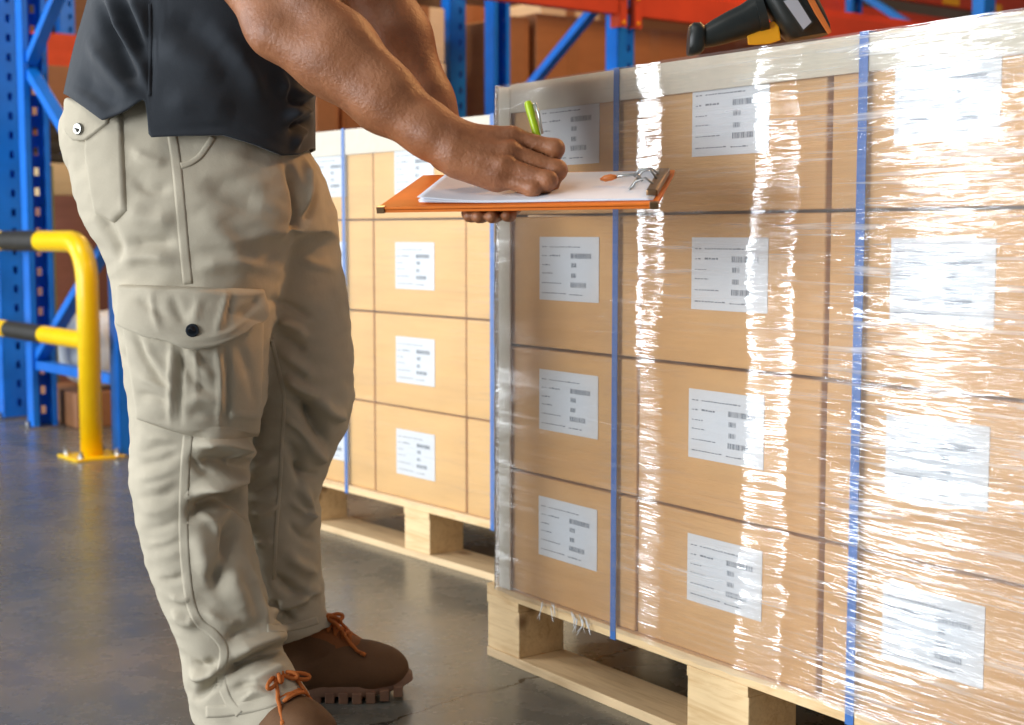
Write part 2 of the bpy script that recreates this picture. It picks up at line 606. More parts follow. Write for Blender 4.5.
# white corner and top edge boards
m = MB()
m.box(.036, .0395, .0005, .06, .1305, .982)
m.box(.036, .0685, .0005, .004, .1305, .982)
o = m.build('edge_board', M['paperboard'], origin=(0, 0, 0), bevel=.001)
o.location = (C0[0], C0[1], 0); o.rotation_euler = (0, 0, RZ)
tag(o, 'upright white cardboard corner board on left edge of near load', 'edge board', 'white edge boards')
m = MB()
m.box(.070, 1.13, .0005, .004, .938, .9845)
m.box(.070, 1.13, .004, .07, .9815, .9845)
o = m.build('edge_board', M['edge_hazed'], origin=(0, 0, 0), bevel=.001)
o.location = (C0[0], C0[1], 0); o.rotation_euler = (0, 0, RZ)
tag(o, 'long white cardboard edge board along top of near load, under the scanner', 'edge board', 'white edge boards')

def strap(C, rz, t, wid, y0, y1, z0, z1, label, gap=.0):
    """a flat band all the way round the load"""
    th = .0012
    m = MB()
    a, b = t - wid / 2, t + wid / 2
    out = [(y0, z0), (y1, z0), (y1, z1), (y0, z1)]
    inn = [(y0 + th, z0 + th), (y1 - th, z0 + th), (y1 - th, z1 - th), (y0 + th, z1 - th)]
    v = [(x, y, z) for x in (a, b) for (y, z) in out + inn]
    f = []
    for k in range(4):
        j = (k + 1) % 4
        f += [(k, j, 8 + j, 8 + k), (4 + k, 12 + k, 12 + j, 4 + j), (k, 4 + k, 4 + j, j), (8 + k, 8 + j, 12 + j, 12 + k)]
    m.add(v, f)
    o = m.build('strap', M['strap'], origin=(0, 0, 0))
    o.location = (C[0], C[1], 0)
    o.rotation_euler = (0, 0, rz)
    return tag(o, label, 'strap', 'blue straps')
strap(C0, RZ, .3475, .0125, -.0017, .8017, .1105, .987, 'blue strap round near load, the one below the clipboard clip')
strap(C0, RZ, .823, .0140, -.0017, .8017, .1105, .987, 'blue strap round near load, the one right of the scanner')

def film(C, rz, x0, x1, y0, y1, z0, z1, mat, seed, amp, label, frayed=True, bulge=0.0):
    per = []
    r = .006
    n1, n2 = 300, 60
    # start at left front, run along the front, then round the other sides
    for i in range(n1 + 1):
        per.append((x0 + (x1 - x0) * i / n1, y0, 0, -1))
    for i in range(1, n2 + 1):
        per.append((x1, y0 + (y1 - y0) * i / n2, 1, 0))
    for i in range(1, n2 + 1):
        per.append((x1 + (x0 - x1) * i / n2, y1, 0, 1))
    for i in range(1, n2):
        per.append((x0, y1 + (y0 - y1) * i / n2, -1, 0))
    L = 0
    ss = [0]
    for i in range(1, len(per)):
        L += math.hypot(per[i][0] - per[i - 1][0], per[i][1] - per[i - 1][1])
        ss.append(L)
    nz = 230
    V = []
    UV = []
    for j in range(nz + 1):
        for i, (x, y, nx, ny) in enumerate(per):
            q = j / nz
            zb = z0
            if frayed:
                zb += (-.010 if ny else 0) + .006 * noise.noise((ss[i] * 22, seed, 0)) + .006 * noise.noise((ss[i] * 5, seed, 2)) + .003
            z = zb + (z1 - zb) * q
            d = amp * (noise.noise((ss[i] * 3.2, z * 4.5, seed)) + .35 * noise.noise((ss[i] * 4, z * 26, seed + 3)) + .15 * noise.noise((ss[i] * 8, z * 90, seed + 5)))
            d = max(-.6 * amp, d) + .6 * amp
            if bulge and ny < 0:
                # film bulged over the middle cartons, shaped to catch streaks of side light
                sh = .010 * noise.noise((z * 5, seed, 7)) + .008 * noise.noise((z * 22, seed, 8)) + .007 * noise.noise((z * 75, seed, 9)) + .007 * noise.noise((z * 190, seed, 10)) + .02 * (z - .5)
                st = lambda u, u0, u1: (lambda q_: q_ * q_ * (3 - 2 * q_) * .35 + q_ * .65)(min(1, max(0, (u - u0) / (u1 - u0))))
                d += bulge * (st(x + sh, .405, .475) - st(x - sh * 1.4, .635, .715))
            V.append((x + nx * d, y + ny * d, z))
            UV.append((ss[i], z))
    n = len(per)
    Fc = []
    for j in range(nz):
        for i in range(n):
            k = (i + 1) % n
            Fc.append((j * n + i, j * n + k, (j + 1) * n + k, (j + 1) * n + i))
    me = bpy.data.meshes.new('stretch_film')
    me.from_pydata(V, [], Fc)
    uvl = me.uv_layers.new(name='UVMap')
    lp = [UV[l.vertex_index] for l in me.loops]
    # unwrap the last column so it does not run backwards
    for p in me.polygons:
        us = [lp[l][0] for l in p.loop_indices]
        if max(us) - min(us) > L / 2:
            for l in p.loop_indices:
                if lp[l][0] < L / 2:
                    lp[l] = (lp[l][0] + L, lp[l][1])
    uvl.data.foreach_set('uv', [c for uv in lp for c in uv])
    me.materials.append(mat)
    for p in me.polygons:
        p.use_smooth = True
    o = bpy.data.objects.new('stretch_film', me)
    COL.objects.link(o)
    o.location = (C[0], C[1], 0)
    o.rotation_euler = (0, 0, rz)
    return tag(o, label, 'stretch film', 'stretch film round the loads')
film(C0, RZ, .033, 1.135, -.0035, .805, .133, .986, M['film'], 3, .0035, 'clear wrinkled stretch film wrapped round the near load', True, .0068)
# torn shreds of film hanging over the pallet edge
m = MB()
rr = random.Random(5)
for k in range(15):
    t = .165 + rr.uniform(0, .13)
    p = Vector((t, -.004, .128 + rr.uniform(-.004, .008)))
    pts = [p]
    d = Vector((rr.uniform(.2, .9), rr.uniform(-.5, -.05), rr.uniform(-1, -.1))).normalized()
    for i in range(6):
        d = (d + Vector((rr.uniform(-.6, .6), rr.uniform(-.25, .2), rr.uniform(-.6, .25)))).normalized()
        pts.append(pts[-1] + d * rr.uniform(.003, .0065))
    m.tube(pts, [.0008, .0009, .0007, .0008, .0006, .0005, .0002], 5)
o = m.build('film_shreds', M['label'], origin=(0, 0, 0), smooth=True)
o.location = (C0[0], C0[1], 0); o.rotation_euler = (0, 0, RZ)
tag(o, 'white shreds of torn film hanging from the near pallet edge', 'film shreds', kind='stuff')

# ---- the second load behind
A2 = R(39.5)
RZ2 = A2 - R(90)
e2 = np.array([math.sin(A2), -math.cos(A2), 0])
pR = flo(405, 555)
def t_on(px, py, p0, a):
    n = np.array([math.cos(a), math.sin(a), 0]); d = ray(px, py)
    o = np.array([0, 0, H]); t = np.dot(p0 - o, n) / np.dot(d, n)
    p = o + d * t
    return np.dot(p - p0, np.array([math.sin(a), -math.cos(a), 0])), p[2]
tl = t_on(290, 233, pR, A2)[0]
C2 = pR + e2 * tl
def tt(px, py=320): return t_on(px, py, C2, A2)
print('back load', [round(tt(x)[0], 3) for x in (312, 372, 404, 429, 463, 494)], [round(tt(420, y)[1], 3) for y in (512, 416, 321, 227, 150, 128)])
b0 = tt(404, 540)[0]
b1 = tt(429, 540)[0]
pal2 = pallet('pallet', (C2[0], C2[1], 0), RZ2, b0 + b1, .8, 'pine pallet under the load behind the man, further from the camera', [(0, .1), (b0, b1), (b0 + b1 - .1, b0 + b1)], True)
P2L = b0 + b1
s1, s2 = tt(372)[0], tt(464)[0]
ROW2 = [.1305, .343, .558, .773]
RH2 = [.209, .211, .211, .205]
COLS2 = [(s1 - (s2 - s1), s1 - .006), (s1, s2 - .006), (s2, s2 + (s2 - s1) - .01)]
off2 = COLS2[0][0]
C2N = ['left column next to the man', 'middle column', 'right column by the near load']
for ci, (t0, t1) in enumerate(COLS2):
    w_ = t1 - t0
    proto = None
    for ri in range(4):
        h_ = RH2[ri]
        if proto is None:
            proto = carton_with_parts(w_, DEP, h_, w_ * .25, .055, .150, .105, 30 + ci, M['carton'])
            c = proto
        else:
            c = copy_tree(proto)
            c.scale = (1, 1, h_ / RH2[0])
        c.location = pf(t0 + random.uniform(-.0015, .0015), .008, ROW2[ri], C2, A2)
        c.rotation_euler = (0, 0, RZ2)
        tag(c, 'tan labelled carton, %s row, %s of the far load' % (ROWN[ri], C2N[ci]), 'carton', 'cartons on the far pallet')
xe0, xe1 = COLS2[0][0], COLS2[2][1]
m = MB()
m.box(xe0, xe1, .0005, .004, .925, .9845)
m.box(xe0, xe1, .004, .09, .9800, .9845)
o = m.build('edge_board', M['paperboard'], origin=(0, 0, 0), bevel=.001)
o.location = (C2[0], C2[1], 0); o.rotation_euler = (0, 0, RZ2)
tag(o, 'long white cardboard edge board along top of far load behind the forearm', 'edge board', 'white edge boards')
strap(C2, RZ2, tt(345)[0], .013, -.0017, .8017, .1105, .987, 'blue strap round far load, close beside the khaki trousers')
strap(C2, RZ2, tt(492.5)[0], .013, -.0017, .8017, .1105, .987, 'blue strap round far load, just left of the near load')
film(C2, RZ2, xe0 - .004, xe1 + .004, -.0035, .805, .133, .985, M['film_tight'], 9, .002, 'clear tight stretch film wrapped round the far load', True)

# ------------------------------------------------------------------ racking
AR = R(36.8)
re = np.array([math.sin(AR), -math.cos(AR), 0])       # along a frame, towards the aisle
rn = np.array([math.cos(AR), math.sin(AR), 0])        # along the run of the rack
F0 = np.array([-1.262, 4.700, 0])
FD = .94
RZR = AR                                               # local x = rn, local y = -re (away from the aisle)
PW, PDp = .092, .075
def post_mesh(h, flip):
    """perforated C-section: web in the x-z plane at y=0, flanges run to +y (flip: -y)"""
    m = MB()
    s = -1 if flip else 1
    th = .003
    def bx(x0, x1, y0, y1, z0, z1):
        m.box(x0, x1, min(s * y0, s * y1), max(s * y0, s * y1), z0, z1)
    hw = .009
    # web: solid strips and rungs between one column of slots
    cx = .016
    for a, b in ((-PW / 2, cx - hw), (cx + hw, PW / 2)):
        bx(a, b, 0, th, 0, h)
    z = 0.0
    pit, hh = .076, .030
    while z < h:
        bx(cx - hw, cx + hw, 0, th, z, min(h, z + pit - hh))
        z += pit
    for sx in (-1, 1):
        x0, x1 = (sx * PW / 2, sx * (PW / 2 - th))
        bx(min(x0, x1), max(x0, x1), 0, PDp, 0, h)
        x0, x1 = (sx * PW / 2, sx * (PW / 2 - .02))
        bx(min(x0, x1), max(x0, x1), PDp - th, PDp, 0, h)
    return m
def rack_frame(base, label, braces, h=2.6, depth=FD):
    """upright frame: front post at the base point, back post one depth behind it"""
    f = empty('rack_upright_frame', tuple(base), RZR)
    tag(f, label, 'rack', 'blue rack upright frames')
    a = post_mesh(h, False).build('post', M['blue'], f)
    b = post_mesh(h, True).build('post', M['blue'], f)
    b.location = (0, depth, 0)
    for y in (0.03, depth - .03):
        m = MB().box(-.07, .07, y - .06, y + .06, 0, .006)
        for dx in (-.055, .055):
            m.tube([(dx, y, .006), (dx, y, .022)], .008, 6)
        m.build('base_plate', M['steel'], f)
    for (y0, z0, y1, z1) in braces:
        m = MB().obox((-.012, y0, z0), (-.012, y1, z1), .034, .045, (1, 0, 0))
        m.build('brace', M['blue'], f, bevel=.003)
    return f
def zig(z0s):
    out = []
    for (zb, zf) in z0s:
        out.append((FD - .03, zb, .03, zf))
    return out
frA = []
z0 = [(.25, .78), (1.36, .78), (1.36, 1.92), (.24, .25)]
frA.append(rack_frame(F0, 'blue rack upright frame at left behind the yellow barrier', zig(z0)))
F1 = np.array([.473, 6.0, 0])
F2 = np.array([2.457, 7.446, 0])
frA.append(rack_frame(F1, 'blue rack upright frame with diagonal brace rising behind the lime pen', zig([(.2, .7), (1.22, .7), (1.22, 1.79), (.24, .25)])))
frA.append(rack_frame(F2, 'blue rack upright frame with falling diagonal brace right of the scanner', zig([(.3, .8), (1.0, .8), (2.12, 1.58), (1.0, 1.5)])))
gap = .285
offB = -re * (FD + gap)
rack_frame(F0 + offB, 'blue rack upright frame at the left picture edge, behind the barrier frame', zig([(.3, .8), (1.36, .8), (1.36, 1.9)]))
rack_frame(F1 + offB, 'blue rack upright frame just right of the far forearm', zig([(.3, .8), (1.36, .8)]))
FC = np.array([(75 - 512) / F * 8.7, 8.7, 0]) 
rack_frame(FC, 'blue rack upright frame far back at left, above the red beam', zig([(.3, .8), (1.36, .8)]))

def beam(p, q, ztop, hgt, label, labels=0, grp='orange rack beams'):
    p, q = np.array(p, float), np.array(q, float)
    L = np.linalg.norm(q - p)
    d = (q - p) / L
    root = empty('rack_beam', (p[0], p[1], ztop - hgt), math.atan2(d[1], d[0]))
    tag(root, label, 'rack beam', grp)
    m = MB()
    # stepped box beam
    prof = [(-.022, 0), (.022, 0), (.022, hgt), (0, hgt), (0, hgt - .028), (-.022, hgt - .028)]
    n = len(prof)
    v = [(.05, y, z) for y, z in prof] + [(L - .05, y, z) for y, z in prof]
    m.add(v, [tuple(range(n)), tuple(reversed(range(n, 2 * n)))] + [(k, n + k, n + (k + 1) % n, (k + 1) % n) for k in range(n)])
    m.build('beam_body', M['orange'], root, bevel=.003)
    for x in (.02, L - .06):
        c = MB().box(x, x + .04, -.03, -.024, -.05, hgt + .03)
        c.box(x, x + .004, -.03, .03, -.05, hgt + .03)
        k = c.build('end_connector', M['orange'], root)
        s = MB()
        for zz in (-.03, hgt * .5, hgt + .01):
            s.tube([(x + .02, -.031, zz), (x + .02, -.036, zz)], .007, 6)
        s.build('safety_pin', M['yellow_label'], k)
    for i in range(labels):
        x = L * (i + .7) / (labels + .4)
        MB().box(x, x + .17, -.0235, -.0215, .012, .012 + .048).build('load_label', M['yellow_label'], root)
    return root
fr = -re * 0
beam(F0, F1, 1.775, .14, 'front orange rack beam above the forearms')
beam(F1, F2, 1.775, .14, 'front orange rack beam behind and left of the scanner handle')
beam(F1 - re * FD, F2 - re * FD, 2.07, .14, 'rear orange rack beam behind the scanner, one frame depth back')
F3 = F2 + rn * 2.45
beam(F2, F3, 1.775, .14, 'front orange rack beam at the upper right corner')
q0 = F1 + offB + np.array([0, 0, 0]); q1 = F2 + offB
beam(q0, q1, 2.06, .12, 'orange rack beam with yellow labels in the second run of racking', 4)
far0 = FC - rn * 1.2
beam(FC - rn * .9 + re * .05, FC + rn * 1.5 + re * .05, 1.925, .11, 'far orange beam at left, upper of two beside the shirt')
beam(FC - rn * .9 + re * .22, FC + rn * 1.5 + re * .22, 1.80, .17, 'far deep orange beam at left, lower of two beside the shirt')
# orange decking bars and stored goods far right, between the two runs
G0 = F1 + offB - re * 1.9
beam(q1, F3 + offB, 2.31, .14, 'upper orange beam with yellow labels above the falling blue brace', 5)
beam(q1, F3 + offB, 2.10, .14, 'lower orange beam with yellow labels behind the falling blue brace', 5)
beam(G0 + rn * 1.0, G0 + rn * 7.2, 2.80, .15, 'farthest upper orange beam with yellow labels, behind the scanner head', 8)
beam(G0 + rn * 1.0 - re * .3, G0 + rn * 7.2 - re * .3, 2.58, .14, 'farthest lower orange beam without labels, behind the scanner head')
MBx = MB()

# ------------------------------------------------------------------ stored goods in the racks
def big_carton(px0, px1, Y, pyt, d, mat, label, z0=0.0, yaw=AR, group='cartons stored in the racks', strapx=None, name='carton'):
    """big carton whose front face spans px0..px1 with its top at pyt"""
    a = at(px0, 233, Y)
    n = np.array([math.cos(yaw), math.sin(yaw), 0])
    # width so that the far end falls on px1
    k = (px1 - 512) / F
    wdt = (k * a[1] - a[0]) / (n[0] - k * n[1])
    top = at((px0 + px1) / 2, pyt, a[1] + n[1] * wdt / 2)[2]
    m = MB().box(0, wdt, 0, d, 0, top - z0)
    c = m.build(name, mat, bevel=.008, seg=3, origin=(0, 0, 0), auto=.8)
    c.location = (a[0], a[1], z0)
    c.rotation_euler = (0, 0, yaw)
    tag(c, label, 'carton', group)
    t = MB().box(wdt / 2 - .035, wdt / 2 + .035, -.0012, .0, (top - z0) * .7, top - z0)
    t.box(wdt / 2 - .035, wdt / 2 + .035, 0, d, top - z0 - .0002, top - z0 + .0012)
    t.build('tape', M['tape_brown'], c)
    return c, wdt, top
W2 = big_carton
W2(317, 341, 5.55, 84, .5, M['carton_dark'], 'brown carton in the rack right beside the shirt hem')
W2(343, 366, 5.75, 90, .5, M['carton_dark'], 'brown carton in the rack, second from the shirt hem')
c_, w_, t_ = W2(402, 447, 6.55, 62, .6, M['carton_pale'], 'tall beige carton behind the far forearm, lower of two')
W2(402, 446, 6.55, 6, .6, M['carton_pale'], 'beige carton behind the far forearm, upper of two', z0=t_ + .001)
W2(466, 490, 7.7, 6, .6, M['carton_dark'], 'narrow brown carton between the two blue posts above the writing hand')
W2(508, 529, 6.95, 17, .5, M['carton_dark'], 'brown carton just right of the blue post, by the dark gap')
W2(536, 607, 7.05, 17, .7, M['carton_dark'], 'large brown carton behind the blue diagonal brace')
W2(609, 694, 7.35, 29, .7, M['carton_dark'], 'large brown carton left of the scanner butt')
W2(696, 775, 8.2, 42, .7, M['carton_dark'], 'brown carton below the scanner handle in the rack')
W2(540, 598, 8.3, 4, .6, M['carton_pale'], 'pale carton far back above the large brown carton')
W2(860, 885, 7.2, 20, .25, M['carton_dark'], 'small brown carton at the foot of the falling blue brace')
W2(316, 392, 9.7, -20, .6, M['carton_dark'], 'tall brown carton far behind the forearms')
W2(440, 545, 10.4, -30, .6, M['carton_dark'], 'tall brown carton far behind the two blue posts')
W2(600, 860, 10.6, -20, .6, M['carton_dark'], 'wide brown carton far behind the scanner')
W2(-30, 56, 9.6, 10, .5, M['carton_dark'], 'tall brown carton far behind the barrier at left')
W2(74, 120, 9.9, -10, .5, M['carton_dark'], 'tall brown carton far behind the shirt at left')
# stack behind the left upright frame
bp = np.array([at(57, 300, 5.55)[0], 5.55, 0])
def stk(px0, px1, Y, z0, z1, d, mat, label, name='carton', cat='carton'):
    a = at(px0, 233, Y)
    n = np.array([math.cos(AR), math.sin(AR), 0])
    k = (px1 - 512) / F
    wdt = (k * a[1] - a[0]) / (n[0] - k * n[1])
    m = MB().box(0, wdt, 0, d, 0, z1 - z0)
    c = m.build(name, mat, bevel=.006, seg=3, origin=(0, 0, 0), auto=.8)
    c.location = (a[0], a[1], z0)
    c.rotation_euler = (0, 0, AR)
    return tag(c, label, cat), wdt
stk(72, 140, 5.34, 0, .135, .45, M['carton_dark'], 'low brown carton on the floor behind the yellow barrier post')
# white wrapped bundle: a soft sack
m = MB()
sx = at(62, 233, 5.34)
nth, nph = 28, 18
for j in range(nph + 1):
    for i in range(nth):
        th, ph = 2 * math.pi * i / nth, math.pi * j / nph
        c_, s_ = math.cos(ph), math.sin(ph)
        sg = lambda v, p: math.copysign(abs(v) ** p, v)
        x = .20 * sg(math.cos(th), .55) * sg(s_, .55)
        y = .17 * sg(math.sin(th), .55) * sg(s_, .55)
        z = .15 * sg(-c_, .7)
        q = .012 * noise.noise((x * 14, y * 14, z * 20))
        m.v.append((x + q, y + q, z + .15 + (q if z > 0 else 0)))
for j in range(nph):
    for i in range(nth):
        k = (i + 1) % nth
        m.f.append((j * nth + i, j * nth + k, (j + 1) * nth + k, (j + 1) * nth + i)); m.mi.append(0)
sk = m.build('wrapped_bundle', M['white_wrap'], origin=(0, 0, 0), smooth=True)
pb = at(112, 233, 5.62)
sk.location = (pb[0], pb[1], .136)
sk.rotation_euler = (0, 0, AR)
tag(sk, 'soft white wrapped bundle on the low brown carton behind the yellow post', 'bundle')
stk(54, 108, 6.15, 0, .90, .5, M['carton_red'], 'large reddish brown carton behind the barrier post and left upright frame')
stk(52, 106, 6.15, .901, 1.04, .5, M['cream'], 'flat cream carton on top of the large reddish brown carton')
# slatted dark crate
a = at(47, 233, 6.17)
cr = empty('slatted_crate', (a[0], a[1], 1.041), AR)
tag(cr, 'dark slatted crate on the cream carton behind the trousers pocket', 'crate')
for k in range(4):
    MB().box(0, .42, 0, .015, .012 + k * .052, .04 + k * .052).box(0, .42, .405, .42, .012 + k * .052, .04 + k * .052).build('slat', M['dark_crate'], cr, bevel=.002)
for x in (0, .4):
    for y in (.016, .384):
        MB().box(x, x + .02, y, y + .02, 0, .215).build('corner_post', M['dark_crate'], cr)
MB().box(.02, .4, .016, .404, 0, .012).build('base', M['dark_crate'], cr)
stk(50, 84, 6.2, 1.257, 1.46, .35, M['carton_dark'], 'small brown carton on the dark slatted crate beside the shirt')
a = at(50, 233, 5.95)
gp = MB().box(-.016, .016, -.016, .016, 0, 1.02).build('stake', M['green'], origin=(0, 0, 0), bevel=.003)
gp.location = (a[0], a[1], 0)
tag(gp, 'slim green stake standing right of the left blue post', 'stake')

# ------------------------------------------------------------------ yellow barrier
bb = flo(92, 457)
bdir = np.array([-.62, .78, 0]); bdir /= np.linalg.norm(bdir)
br = empty('safety_barrier', (bb[0], bb[1], 0))
tag(br, 'yellow tubular safety barrier with black bands standing at left', 'barrier')
rb = .0365
zt = .712
pts = [Vector((0, 0, .004)), Vector((0, 0, zt - .13))]
for k in range(1, 9):
    t = k / 8 * math.pi / 2
    pts.append(Vector((bdir[0] * .13 * (1 - math.cos(t)), bdir[1] * .13 * (1 - math.cos(t)), zt - .13 + .13 * math.sin(t))))
pts.append(Vector((bdir[0] * 1.3, bdir[1] * 1.3, zt)))
for k in range(1, 9):
    t = k / 8 * math.pi / 2
    s_ = 1.3 + .13 * math.sin(t)
    pts.append(Vector((bdir[0] * s_, bdir[1] * s_, zt - .13 + .13 * math.cos(t))))
s_ = 1.43
pts.append(Vector((bdir[0] * s_, bdir[1] * s_, .004)))
MB().tube(pts, rb, 28).build('frame_tube', M['yellow'], br, smooth=True)
zm = .385
MB().tube([(bdir[0] * .01, bdir[1] * .01, zm), (bdir[0] * 1.42, bdir[1] * 1.42, zm)], .031, 24).build('middle_rail', M['yellow'], br, auto=.8)
def s_at(px):
    k = (px - 512) / F
    return (k * bb[1] - bb[0]) / (bdir[0] - k * bdir[1])
for (z_, r_) in ((zt, rb + .0008), (zm, .0318)):
    for (p0, p1) in ((43, 8), (-45, -90)):
        u0, u1 = s_at(p0), min(s_at(p1), 1.28)
        if u1 > u0:
            MB().tube([(bdir[0] * u0, bdir[1] * u0, z_), (bdir[0] * u1, bdir[1] * u1, z_)], r_, 28).build('black_band', M['black'], br, auto=.8)
for s_ in (0, 1.43):
    pl = MB().box(-.085, .085, -.085, .085, 0, .008).build('base_plate', M['yellow'], br, bevel=.002)
    pl.location = (bdir[0] * s_, bdir[1] * s_, 0)
    pl.rotation_euler = (0, 0, math.atan2(bdir[1], bdir[0]))
    for (x, y) in ((-.062, -.062), (.062, -.062), (-.062, .062), (.062, .062)):
        b = MB().tube([(x, y, .008), (x, y, .018)], .011, 6).tube([(x, y, .018), (x, y, .03)], .006, 8).build('bolt', M['steel'], pl)

# ------------------------------------------------------------------ barcode scanner on the load
YS = 2.075
sc = empty('barcode_scanner', (0, 0, 0))
def sp(px, py, dy=0.0):
    return at(px, py, YS + dy)
base = sp(760, 50)
base[2] = .9845
sc.location = tuple(base)
tag(sc, 'black handheld barcode scanner lying on top of the near load', 'scanner')
def loc(p): return Vector(p) - Vector(base)
def loft(m, secs, n=20, ex=2.6):
    """secs: (centre, half height vector, half depth) rounded-box sections"""
    rings = []
    for (c, u, dpt) in secs:
        c, u = Vector(c), Vector(u)
        ring = []
        for k in range(n):
            t = 2 * math.pi * k / n
            cc, ss = math.cos(t), math.sin(t)
            a_ = math.copysign(abs(cc) ** (2 / ex), cc)
            b_ = math.copysign(abs(ss) ** (2 / ex), ss)
            ring.append(c + u * a_ + Vector((0, dpt * b_, 0)))
        rings.append(ring)
    v = [p for r_ in rings for p in r_]
    f = []
    for i in range(len(rings) - 1):
        for k in range(n):
            f.append((i * n + k, i * n + (k + 1) % n, (i + 1) * n + (k + 1) % n, (i + 1) * n + k))
    f.append(tuple(reversed(range(n))))
    f.append(tuple((len(rings) - 1) * n + k for k in range(n)))
    m.add(v, f)
    return m
def sec(p_top, p_bot, dpt):
    a, b = sp(*p_top), sp(*p_bot)
    c = loc((a + b) / 2)
    return (c, Vector((a - b) / 2), dpt)
m = MB()
loft(m, [sec((703, 26), (703, 48), .017), sec((712, 20), (712, 47), .0195), sec((726, 12), (727, 43.5), .021), sec((740, 5), (743, 39), .021), sec((750, -2), (757, 34), .021), sec((757, -8), (768, 30), .021)], ex=2.3)
m.build('handle', M['rubber'], sc, auto=.9)
m = MB()
loft(m, [sec((689, 26), (687.5, 55.5), .020), sec((693, 23), (691.5, 56), .024), sec((700, 23), (700, 54), .024), sec((704, 26), (704, 50), .019)], ex=3.2)
m.build('handle_butt', M['rubber'], sc, auto=.9)
# collar rings between grip and head
m = MB()
loft(m, [sec((751, -6), (760, 33), .0235), sec((757, -10), (769, 31), .0235)], ex=2.4)
m.build('collar', M['rubber'], sc, auto=.8)
# head: a slanted body resting its nose on the load
def sec2(pl, pr, dpt):
    return sec(pl, pr, dpt)
m = MB()
loft(m, [sec2((770, -30), (800, -42), .030), sec2((757, -12), (803, -22), .033), sec2((764, 6), (812, -8), .034), sec2((776, 26), (822, 12), .034), sec2((783, 36), (828, 26), .031), sec2((788, 41), (829, 34), .026)], ex=4)
m.build('head', M['rubber'], sc, auto=.9)
# grey panel on the near side, with a dark frame
def plate(m, pts, y0, y1):
    v = []
    for dy in (y0, y1):
        for (px, py) in pts:
            v.append(loc(sp(px, py, dy)))
    n = len(pts)
    m.add(v, [tuple(range(n)), tuple(reversed(range(n, 2 * n)))] + [(k, n + k, n + (k + 1) % n, (k + 1) % n) for k in range(n)])
    return m
plate(MB(), [(782, 1), (797, -4), (814, 22.5), (803, 32)], -.0385, -.033).build('screen_frame', M['black'], sc, bevel=.001)
plate(MB(), [(783.5, 1), (796, -3), (811.5, 22), (803.5, 29.5)], -.0395, -.038).build('screen', M['screen'], sc)
m = MB()
plate(m, [(800, -14), (806, -16), (832, 32), (828, 34.5), (815, 14)], -.0365, .0365)
m.build('bumper', M['copper'], sc, bevel=.0015)
m = MB()
plate(m, [(747, 36), (752, 29), (760, 28), (764, 24), (774, 21), (779, 26), (781, 40), (770, 44), (757, 45), (748, 45)], -.009, .009)
m.build('trigger', M['trigger'], sc, bevel=.002)

# ------------------------------------------------------------------ sculpting: signed distance fields meshed with surface nets
def smin(a, b, k):
    if k <= 0:
        return np.minimum(a, b)
    h = np.clip(.5 + .5 * (b - a) / k, 0, 1)
    return b + (a - b) * h - k * h * (1 - h)
def cone(P, a, b, ra, rb, flat=None):
    """tapered capsule"""
    a = np.asarray(a, float); b = np.asarray(b, float)
    ab = b - a
    t = np.clip(((P - a) @ ab) / max(1e-12, ab @ ab), 0, 1)
    q = P - a - t[:, None] * ab
    if flat is not None:
        ax, s = flat
        q = q + np.outer(q @ ax, ax) * (s - 1)
    return np.sqrt((q * q).sum(1)) - (ra + (rb - ra) * t)
def ell(P, c, r, Rm=None):
    q = P - np.asarray(c, float)
    if Rm is not None:
        q = q @ Rm
    r = np.asarray(r, float)
    k = np.sqrt(((q / r) ** 2).sum(1))
    return (k - 1) * r.min()
